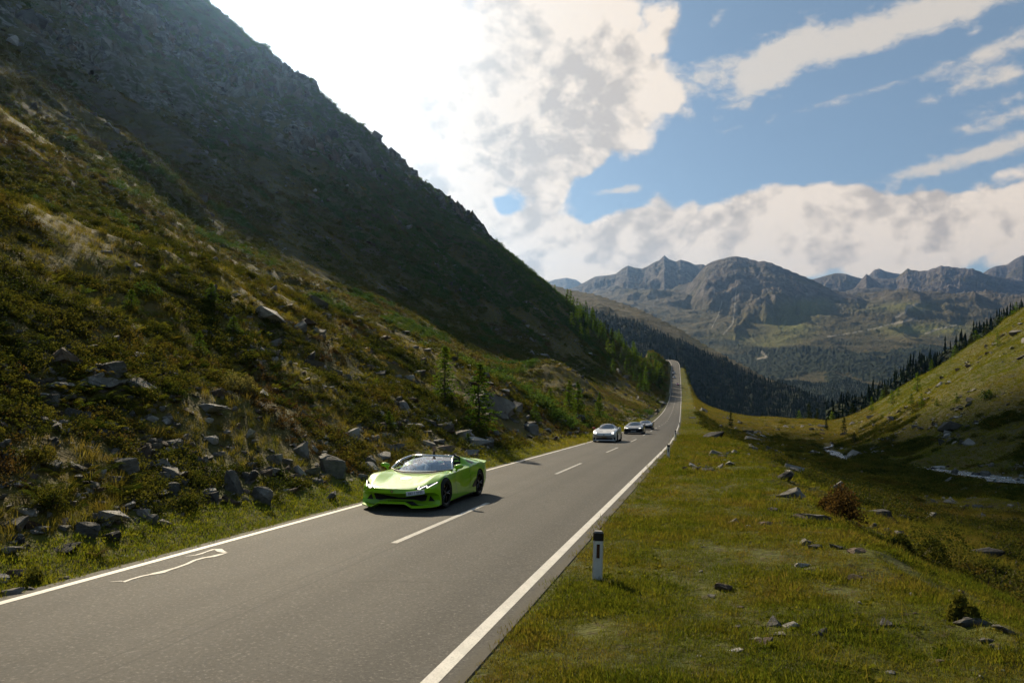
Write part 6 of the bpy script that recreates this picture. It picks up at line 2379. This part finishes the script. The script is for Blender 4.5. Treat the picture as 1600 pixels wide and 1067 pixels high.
def build_coupe(name, label, mat, w=1.0, h=1.0, nose=0.0, tail=0.0, roof=0.0, kind='round', wing=False, detail=True, cat="car"):
    S = coupe_stations(w, h, nose, 0, tail, roof)
    cre = {2: .35, 3: .4, 5: .5, 6: .9, ('s', 1): .4}
    me = loft_body(S, cre, mat, 2, [(1.25, .335, .375, .58 * w), (-1.20, .335, .385, .58 * w)])
    bv = bvh_of(me)
    root = empty(name)
    tag(root, label, cat)
    link("body", me, root)
    zt = lambda z: .12 + (z - .12) * h
    ws = [(-.60 * w, zt(.905 + nose)), (-.40 * w, zt(.885 + nose)), (.40 * w, zt(.885 + nose)), (.60 * w, zt(.905 + nose)), (.43 * w, zt(1.205 + roof)), (.25 * w, zt(1.225 + roof)), (-.25 * w, zt(1.225 + roof)), (-.43 * w, zt(1.205 + roof))]
    decal("windscreen", ws, 'front', bv, DGLASS, root, .008, .08)
    for ax in ('right', 'left'):
        decal("side_window", [(.52, zt(.955)), (.06, zt(1.185 + roof)), (-.42, zt(1.215 + roof)), (-.92, zt(1.08)), (-1.0, zt(1.02)), (-.5, zt(.985))], ax, bv, DGLASS, root, .008, .1)
        decal("side_skirt", [(.8, .17), (-.76, .19), (-.76, .13), (.8, .125)], ax, bv, BLACK, root, .008, .2)
    for s in (1, -1):
        bm = bmesh.new()
        g = bmesh.ops.create_icosphere(bm, subdivisions=2, radius=1.0)
        for v in g['verts']:
            v.co = Vector((v.co.x * .11 + s * .985 * w, max(v.co.y, -.3) * .07 + .50, v.co.z * .065 + zt(.98)))
        tube_bm(bm, [(s * .86 * w, .5, zt(.90)), (s * .93 * w, .5, zt(.96))], .025, 5)
        from_bm("door_mirror", bm, BLACK if kind != 'round' else P_RED if s > 0 else mat, root, True)
    if kind == 'round':
        for s in (1, -1):
            cx, cz = s * .635 * w, zt(.655)
            hl = decal("headlight", [(cx + .125 * math.cos(a), cz + .10 * math.sin(a)) for a in [2 * math.pi * k / 18 for k in range(18)]], 'front', bv, STICKER, root, .008, .05)
            for dx, dz in ((-.045, .035), (.045, .035), (-.045, -.035), (.045, -.035)):
                decal("lamp_unit", [(cx + dx + .027 * math.cos(a), cz + dz + .024 * math.sin(a)) for a in [2 * math.pi * k / 10 for k in range(10)]], 'front', bv, LAMP, hl, .016, .03)
            decal("bonnet_vent", [(s * .12, 1.74), (s * .40, 1.70), (s * .38, 1.62), (s * .13, 1.66)][::s], 'top', bv, BLACK, root, .006)
        decal("crest", [(-.04, .60), (.04, .60), (.03, .53), (0, .50), (-.03, .53)], 'front', bv, INK, root, .006)
        decal("front_grille", [(-.58, .335), (.58, .335), (.62, .19), (-.62, .19)], 'front', bv, BLACK, root, .008)
        for s in (1, -1):
            decal("corner_intake", [(s * .66, .36), (s * .80, .38), (s * .82, .17), (s * .68, .17)][::s], 'front', bv, BLACK, root, .008)
        decal("number_plate", [(-.17, .395), (.17, .395), (.17, .345), (-.17, .345)], 'front', bv, GOLD, root, .012)
    else:
        for s in (1, -1):
            if kind == 'slit':
                pl = [(s * .44, .60), (s * .62, .625), (s * .80, .66), (s * .80, .60), (s * .62, .555), (s * .47, .56)]
            else:
                pl = [(s * .40, .62), (s * .80, .68), (s * .80, .62), (s * .60, .55), (s * .42, .56)]
            hl = decal("headlight", pl[::s], 'front', bv, STICKER if kind == 'slit' else LENS, root, .008, .05)
            if kind == 'slit':
                decal("lamp_unit", [(s * .55, .605), (s * .70, .63), (s * .70, .59), (s * .56, .575)][::s], 'front', bv, LAMP, hl, .016, .05)
            decal("corner_intake", [(s * .50, .40), (s * .80, .42), (s * .82, .18), (s * .46, .18)][::s], 'front', bv, BLACK, root, .008)
        decal("front_grille", [(-.40, .50), (.40, .50), (.44, .20), (-.44, .20)], 'front', bv, BLACK, root, .008)
        if kind == 'slit':
            decal("number_plate", [(-.26, .38), (.26, .38), (.26, .27), (-.26, .27)], 'front', bv, PLATE, root, .018)
    if wing:
        bm = bmesh.new()
        box_bm(bm, Vector((0, -2.02, 1.20)), (1.72, .28, .03), Matrix.Rotation(R(-6), 3, 'X'))
        for s in (1, -1):
            tube_bm(bm, [(s * .40, -1.92, .88), (s * .40, -2.06, 1.10), (s * .40, -2.02, 1.20)], .02, 5)
            box_bm(bm, Vector((s * .86, -2.02, 1.18)), (.02, .30, .12))
        from_bm("rear_wing", bm, TRIM, root)
    for s in (1, -1):
        tl = [(.45, .72), (.78, .70), (.78, .65), (.45, .66)]
        decal("tail_light", tl if s > 0 else mirror_poly(tl), 'rear', bv, RLAMP, root)
    add_wheels(root, wheel_meshes(.335, .25, RIM, 5, CALIPER if kind == 'round' else None), (.80 * w, .82 * w), (1.25, -1.20), .335)
    return root


silver_car = place_car(build_coupe("sports_coupe", "silver white coupe with four dot headlights behind the green car", P_SILVER, .98, 1.05, .03, .02, .02, 'round', False), 0, 0, d=-1.75, y=55.2)
dark_car = place_car(build_coupe("sports_coupe", "dark blue black coupe with a white number plate, second in the line", P_NAVY, 1.06, .97, -.02, -.02, -.02, 'slit'), 0, 0, d=-1.15, y=74.5)
grey_car = place_car(build_coupe("sports_coupe", "low dark grey supercar, third behind the silver one", P_GREYC, 1.07, .91, -.03, .03, -.03, 'wide'), 0, 0, d=-1.0, y=92.0)
place_car(build_coupe("distant_car", "tiny red car on the far climb of the road", P_RED, 1, 1, 0, 0, 0, 'slit'), 0, 0, d=.9, y=447.0)
place_car(build_coupe("distant_car", "tiny dark car above the red one on the far climb", P_NAVY, 1, 1.05, 0, 0, .03, 'slit'), 0, 0, d=-1.2, y=480.0)
place_car(build_coupe("distant_car", "farthest grey car just below the brow of the road", P_GREYC, 1, 1.05, 0, 0, .03, 'slit'), 0, 0, d=-1.4, y=500.0)

# ------------------------------------------------------------------ people
SKIN = simple_mat("skin", (0.36, 0.20, 0.14), 0.55)
SHIRT_W = simple_mat("white_shirt", (0.55, 0.54, 0.52), 0.8)
SHIRT_D = simple_mat("dark_jacket", (0.025, 0.025, 0.03), 0.85)
JEANS = simple_mat("blue_jeans", (0.05, 0.08, 0.16), 0.85)
HAIR = simple_mat("brown_hair", (0.045, 0.03, 0.02), 0.7)
EYE = simple_mat("eye", (0.02, 0.015, 0.012), 0.2)


def skin_person(name, joints, edges, radii, zones, mats, scale=1.0):
    """one continuous body grown from a skeleton: joints {name: pos}, zone per joint picks the material"""
    names = list(joints)
    me = bpy.data.meshes.new(name)
    me.from_pydata([tuple(joints[n]) for n in names], [(names.index(a), names.index(b)) for a, b in edges], [])
    o = bpy.data.objects.new(name, me); C.objects.link(o)
    sk = o.modifiers.new("skin", 'SKIN'); sk.use_smooth_shade = True
    for i, n in enumerate(names):
        r = radii[n]
        v = me.skin_vertices[0].data[i]
        v.radius = r if isinstance(r, tuple) else (r, r)
        v.use_root = (n == 'pelvis')
    sb = o.modifiers.new("sub", 'SUBSURF'); sb.levels = 2; sb.render_levels = 2
    out = evaluated_mesh(o, name)
    bpy.data.objects.remove(o)
    out.materials.clear()
    for m in mats: out.materials.append(m)
    J = np.array([joints[n] for n in names])
    zi = [zones[n] for n in names]
    for p in out.polygons:
        c = np.array(p.center)
        best = None; bd = 1e9
        for a, b in edges:
            A, B = np.array(joints[a]), np.array(joints[b])
            t = np.clip(np.dot(c - A, B - A) / max(np.dot(B - A, B - A), 1e-9), 0, 1)
            d = np.linalg.norm(c - A - t * (B - A))
            if d < bd:
                bd = d; best = zones[a] if t < .5 else zones[b]
        p.material_index = best
        p.use_smooth = True
    return out


FINGERS = [("index", .034, .080), ("middle", .011, .088), ("ring", -.012, .082), ("little", -.034, .064)]


def hand(J, E, Rd, Z, side, wrist, fwd, across, normal, curl, zone):
    """palm and five fingers from a wrist; fwd along the fingers, across towards the thumb"""
    wr = Vector(wrist); fwd = Vector(fwd).normalized(); ac = Vector(across).normalized(); nr = Vector(normal).normalized()
    p = f"{side}_palm"
    J[p] = wr + fwd * .055; Rd[p] = (.030, .017); Z[p] = zone
    E.append((f"{side}_wrist", p))
    for fn, off, ln in FINGERS:
        k = f"{side}_{fn}_knuckle"
        J[k] = wr + fwd * .095 + ac * off; Rd[k] = .0095; Z[k] = zone
        E.append((p, k))
        prev = J[k]; d = (fwd + ac * off * 3.0).normalized()
        for s in range(3):
            d = (Matrix.Rotation(curl * (.6 + .5 * s), 3, nr.cross(fwd)) @ d).normalized() if curl else d
            q = prev + d * ln * (.42, .32, .26)[s]
            n = f"{side}_{fn}_{s}"
            J[n] = q; Rd[n] = (.0088, .0082, .0070)[s]; Z[n] = zone
            E.append((k if s == 0 else f"{side}_{fn}_{s - 1}", n)); prev = q
    t0 = f"{side}_thumb_0"; t1 = f"{side}_thumb_1"
    J[t0] = wr + fwd * .045 + ac * .045 + nr * .008; J[t1] = J[t0] + fwd * .038 + ac * .022 + nr * .01
    Rd[t0] = .011; Rd[t1] = .0085; Z[t0] = Z[t1] = zone
    E.append((p, t0)); E.append((t0, t1))


def face_and_hair(root, head, r, yaw=0.0, hair=True):
    """eyes, nose bridge, ears and hair as pieces on the head; the face looks along +y"""
    rot = Matrix.Rotation(yaw, 3, 'Z')
    h = Vector(head)
    if hair:
        bm = bmesh.new()
        g = bmesh.ops.create_icosphere(bm, subdivisions=3, radius=1.0)
        for v in g['verts']:
            c = v.co.copy()
            cut = c.z < -.1 + .75 * max(c.y, 0) or (c.y > .62 and c.z < .62)
            k = .90 if cut else 1.13 + .04 * math.sin(9 * c.x) * math.cos(7 * c.z)
            v.co = h + rot @ Vector((c.x * r * .88 * k, c.y * r * 1.02 * k, c.z * r * 1.12 * k + r * .08))
        from_bm("hair", bm, HAIR, root, True)
    for s in (1, -1):
        bm = bmesh.new()
        bmesh.ops.create_icosphere(bm, subdivisions=1, radius=r * .11, matrix=Matrix.Translation(h + rot @ Vector((s * r * .34, r * .88, r * .05))))
        from_bm("eye", bm, EYE, root, True)
        bm = bmesh.new()
        bmesh.ops.create_icosphere(bm, subdivisions=2, radius=1, matrix=Matrix.Translation(h + rot @ Vector((s * r * .90, 0, 0))) @ Matrix.Diagonal((r * .10, r * .2, r * .3, 1)))
        from_bm("ear", bm, SKIN, root, True)


def seated(name, label, x, shirt, arms, car_m):
    J = {}; E = []; Rd = {}; Z = {}

    def j(n, p, r, z): J[n] = Vector(p); Rd[n] = r; Z[n] = z
    j('pelvis', (x, -.16, .49), (.16, .12), 2)
    j('waist', (x, -.24, .62), (.145, .105), 1)
    j('chest', (x, -.30, .76), (.165, .115), 1)
    j('collar', (x, -.31, .865), (.10, .075), 1)
    j('neck', (x, -.29, .915), .055, 0)
    j('jaw', (x, -.262, .965), (.066, .070), 0)
    j('nose', (x, -.178, 1.000), (.012, .012), 0)
    j('skull', (x, -.275, 1.025), (.078, .088), 0)
    j('crown_top', (x, -.285, 1.075), (.060, .070), 0)
    E += [('pelvis', 'waist'), ('waist', 'chest'), ('chest', 'collar'), ('collar', 'neck'), ('neck', 'jaw'), ('jaw', 'skull'), ('skull', 'crown_top'), ('jaw', 'nose')]
    for s, sd in ((1, 'right'), (-1, 'left')):
        j(f'{sd}_hip', (x + s * .09, -.10, .48), .095, 2); j(f'{sd}_knee', (x + s * .12, .33, .58), .065, 2)
        j(f'{sd}_ankle', (x + s * .11, .62, .42), .045, 2)
        E += [('pelvis', f'{sd}_hip'), (f'{sd}_hip', f'{sd}_knee'), (f'{sd}_knee', f'{sd}_ankle')]
        sh, el, wr, fw, ac, nr, cu, sz = arms[sd]
        j(f'{sd}_shoulder', sh, .060, 1); j(f'{sd}_elbow', el, .045, 1); j(f'{sd}_wrist', wr, .027, sz)
        j(f'{sd}_forearm', Vector(el).lerp(Vector(wr), .45), .040, sz)
        E += [('collar', f'{sd}_shoulder'), (f'{sd}_shoulder', f'{sd}_elbow'), (f'{sd}_elbow', f'{sd}_forearm'), (f'{sd}_forearm', f'{sd}_wrist')]
        hand(J, E, Rd, Z, sd, wr, fw, ac, nr, cu, 0)
    me = skin_person("person", J, E, Rd, Z, [SKIN, shirt, JEANS])
    root = link(name, me)
    face_and_hair(root, (x, -.265, 1.015), .098)
    root.matrix_world = car_m
    tag(root, label, "person")
    return root


seated("person", "driver in a white shirt holding the wheel of the green car", .36, SHIRT_W, {
    'right': ((.55, -.30, .83), (.60, -.02, .68), (.535, .28, .74), (0, .7, .35), (-.5, .2, .8), (-.8, 0, .3), 0.55, 1),
    'left': ((.17, -.30, .83), (.12, -.02, .68), (.19, .28, .74), (0, .7, .35), (.5, .2, .8), (.8, 0, .3), 0.55, 1)}, ROADSTER_M)
seated("person", "passenger in a dark top waving one hand above the green car's windscreen", -.36, SHIRT_D, {
    'right': ((-.17, -.30, .83), (-.07, -.16, 1.00), (-.085, -.12, 1.20), (-.02, -.02, 1), (-1, 0, 0), (0, 1, .05), 0.10, 1),
    'left': ((-.55, -.30, .83), (-.60, -.06, .66), (-.48, .18, .60), (.3, .8, -.1), (.8, -.2, .3), (0, .3, 1), 0.35, 1)}, ROADSTER_M)


def standing(px_y, d, label):
    x0 = float(road_x(px_y)) + d * COSR; y0 = px_y - d * .24
    z0 = gz(x0, y0)
    J = {}; E = []; Rd = {}; Z = {}

    def j(n, p, r, z): J[n] = Vector(p); Rd[n] = r; Z[n] = z
    j('pelvis', (0, 0, .94), (.15, .11), 2); j('waist', (0, .0, 1.10), (.135, .10), 1); j('chest', (0, -.01, 1.30), (.16, .115), 1)
    j('collar', (0, -.01, 1.44), (.10, .075), 1); j('neck', (0, .0, 1.50), .055, 0); j('jaw', (0, .025, 1.56), (.066, .07), 0)
    j('skull', (0, .01, 1.63), (.078, .09), 0); j('crown_top', (0, 0, 1.69), (.06, .07), 0); j('nose', (0, .105, 1.59), .012, 0)
    E += [('pelvis', 'waist'), ('waist', 'chest'), ('chest', 'collar'), ('collar', 'neck'), ('neck', 'jaw'), ('jaw', 'skull'), ('skull', 'crown_top'), ('jaw', 'nose')]
    for s, sd in ((1, 'right'), (-1, 'left')):
        j(f'{sd}_hip', (s * .10, 0, .88), .09, 2); j(f'{sd}_knee', (s * .11, .02, .48), .06, 2); j(f'{sd}_ankle', (s * .12, -.02, .08), .045, 2)
        j(f'{sd}_toe', (s * .13, .14, .04), .038, 1)
        j(f'{sd}_shoulder', (s * .19, -.01, 1.40), .06, 1); j(f'{sd}_elbow', (s * .25, -.02, 1.12), .045, 1); j(f'{sd}_wrist', (s * .24, .10, .88), .028, 1)
        E += [('pelvis', f'{sd}_hip'), (f'{sd}_hip', f'{sd}_knee'), (f'{sd}_knee', f'{sd}_ankle'), (f'{sd}_ankle', f'{sd}_toe'),
              ('collar', f'{sd}_shoulder'), (f'{sd}_shoulder', f'{sd}_elbow'), (f'{sd}_elbow', f'{sd}_wrist')]
        hand(J, E, Rd, Z, sd, J[f'{sd}_wrist'], (0, .25, -1), (-s * .1, .9, .2), (-s, 0, 0), .2, 0)
    me = skin_person("person", J, E, Rd, Z, [SKIN, SHIRT_D, SHIRT_D])
    o = link("person", me)
    face_and_hair(o, (0, .012, 1.60), .10)
    o.location = (x0, y0, z0); o.rotation_euler = (0, 0, R(165))
    tag(o, label, "person")


standing(362.0, -3.35, "far person in dark clothes standing at the left edge of the road")

# ------------------------------------------------------------------ roadside furniture
P_WHITE = simple_mat("white_plastic_post", (0.60, 0.59, 0.56), 0.5, 0, .4, .10, 9.0)
P_REFL = simple_mat("dark_red_reflector", (0.055, 0.018, 0.015), 0.25, 0, .6)
P_REFLW = simple_mat("pale_reflector", (0.5, 0.5, 0.5), 0.2, 0, .6)
STEEL = simple_mat("galvanised_steel", (0.42, 0.42, 0.42), 0.4, 0.7)
PCAP = simple_mat("grey_post_cap", (0.16, 0.155, 0.15), 0.6)


def post_section(bm, w, d, z0, z1, k=1.0):
    pts = [(-w / 2, -d * .25), (-w * .35, -d / 2), (w * .35, -d / 2), (w / 2, -d * .25), (w * .42, d * .4), (w * .2, d / 2), (-w * .2, d / 2), (-w * .42, d * .4)]
    lo = [bm.verts.new((x, y, z0)) for x, y in pts]; hi = [bm.verts.new((x * k, y * k, z1)) for x, y in pts]
    for i in range(8): bm.faces.new([lo[i], lo[(i + 1) % 8], hi[(i + 1) % 8], hi[i]])
    bm.faces.new(hi); bm.faces.new(lo[::-1])


def build_post():
    r = empty("marker_post")
    bm = bmesh.new(); post_section(bm, .145, .10, -.15, .58); from_bm("post", bm, P_WHITE, r)
    bm = bmesh.new(); post_section(bm, .150, .105, .582, .692); from_bm("black_band", bm, BLACK, r)
    bm = bmesh.new(); post_section(bm, .140, .095, .694, .716, .8); from_bm("cap", bm, PCAP, r)
    bm = bmesh.new(); box_bm(bm, Vector((0, -.052, .435)), (.046, .008, .20)); bmesh.ops.bevel(bm, geom=bm.edges[:], offset=.003, segments=1, affect='EDGES'); from_bm("reflector", bm, P_REFL, r)
    bm = bmesh.new(); box_bm(bm, Vector((0, .052, .435)), (.04, .008, .18)); from_bm("reflector", bm, P_REFLW, r)
    return r


def build_posts():
    g = "white marker posts along the road edge"
    pr = build_post()
    p = ground_at(933, 905)
    pr.location = (p.x, p.y, gz(p.x, p.y) - .01); pr.rotation_euler = (0, R(1.6), R(-4))
    tag(pr, "white marker post with a black top nearest the camera", "marker post", g)
    for px, py, y, lab in ((1044, 715, None, "second white marker post, small, where the verge narrows"),
                           (1055.5, 684, None, "third white marker post just beyond the second one"),
                           (1062, 666, None, "fourth marker post, a small dark spot by the edge line")):
        c = copy_tree(pr)
        q = ground_at(px, py)
        c.location = (q.x, q.y, gz(q.x, q.y) - .01)
        c.rotation_euler = (0, R(random.Random(px).uniform(-2, 2)), R(-8))
        tag(c, lab, "marker post", g)
    for y, s, lab in ((420.0, -1, "far marker post by the guard rail on the left edge"),):
        c = copy_tree(pr)
        x = float(road_x(y)) - 3.5 * COSR
        c.location = (x, y, gz(x, y)); tag(c, lab, "marker post", g)


build_posts()


def build_rail():
    root = empty("guard_rail", tuple(road_frame(400.0, -3.45)))
    o = Vector(road_frame(400.0, -3.45))
    tag(root, "steel guard rail along the left edge of the far climb", "guard rail")
    bm = bmesh.new()
    ys = np.arange(400, 512, 4.0)
    prof = [(.0, .42), (.04, .47), (.0, .55), (.04, .63), (.0, .70)]
    prev = None
    for y in ys:
        b = Vector(road_frame(float(y), -3.45)) - o
        row = [bm.verts.new(b + Vector((dx, 0, z))) for dx, z in prof] + [bm.verts.new(b + Vector((dx - .012, 0, z))) for dx, z in prof[::-1]]
        if prev:
            for i in range(len(row)):
                bm.faces.new([prev[i], prev[(i + 1) % len(row)], row[(i + 1) % len(row)], row[i]])
        prev = row
    from_bm("rail_beam", bm, STEEL, root)
    pm = None
    for y in ys:
        b = Vector(road_frame(float(y), -3.53)) - o
        if pm is None:
            bm = bmesh.new(); box_bm(bm, Vector((0, 0, .15)), (.08, .12, 1.1))
            po = from_bm("rail_post", bm, STEEL, root); pm = po.data
        else:
            po = link("rail_post", pm, root)
        po.location = b


build_rail()
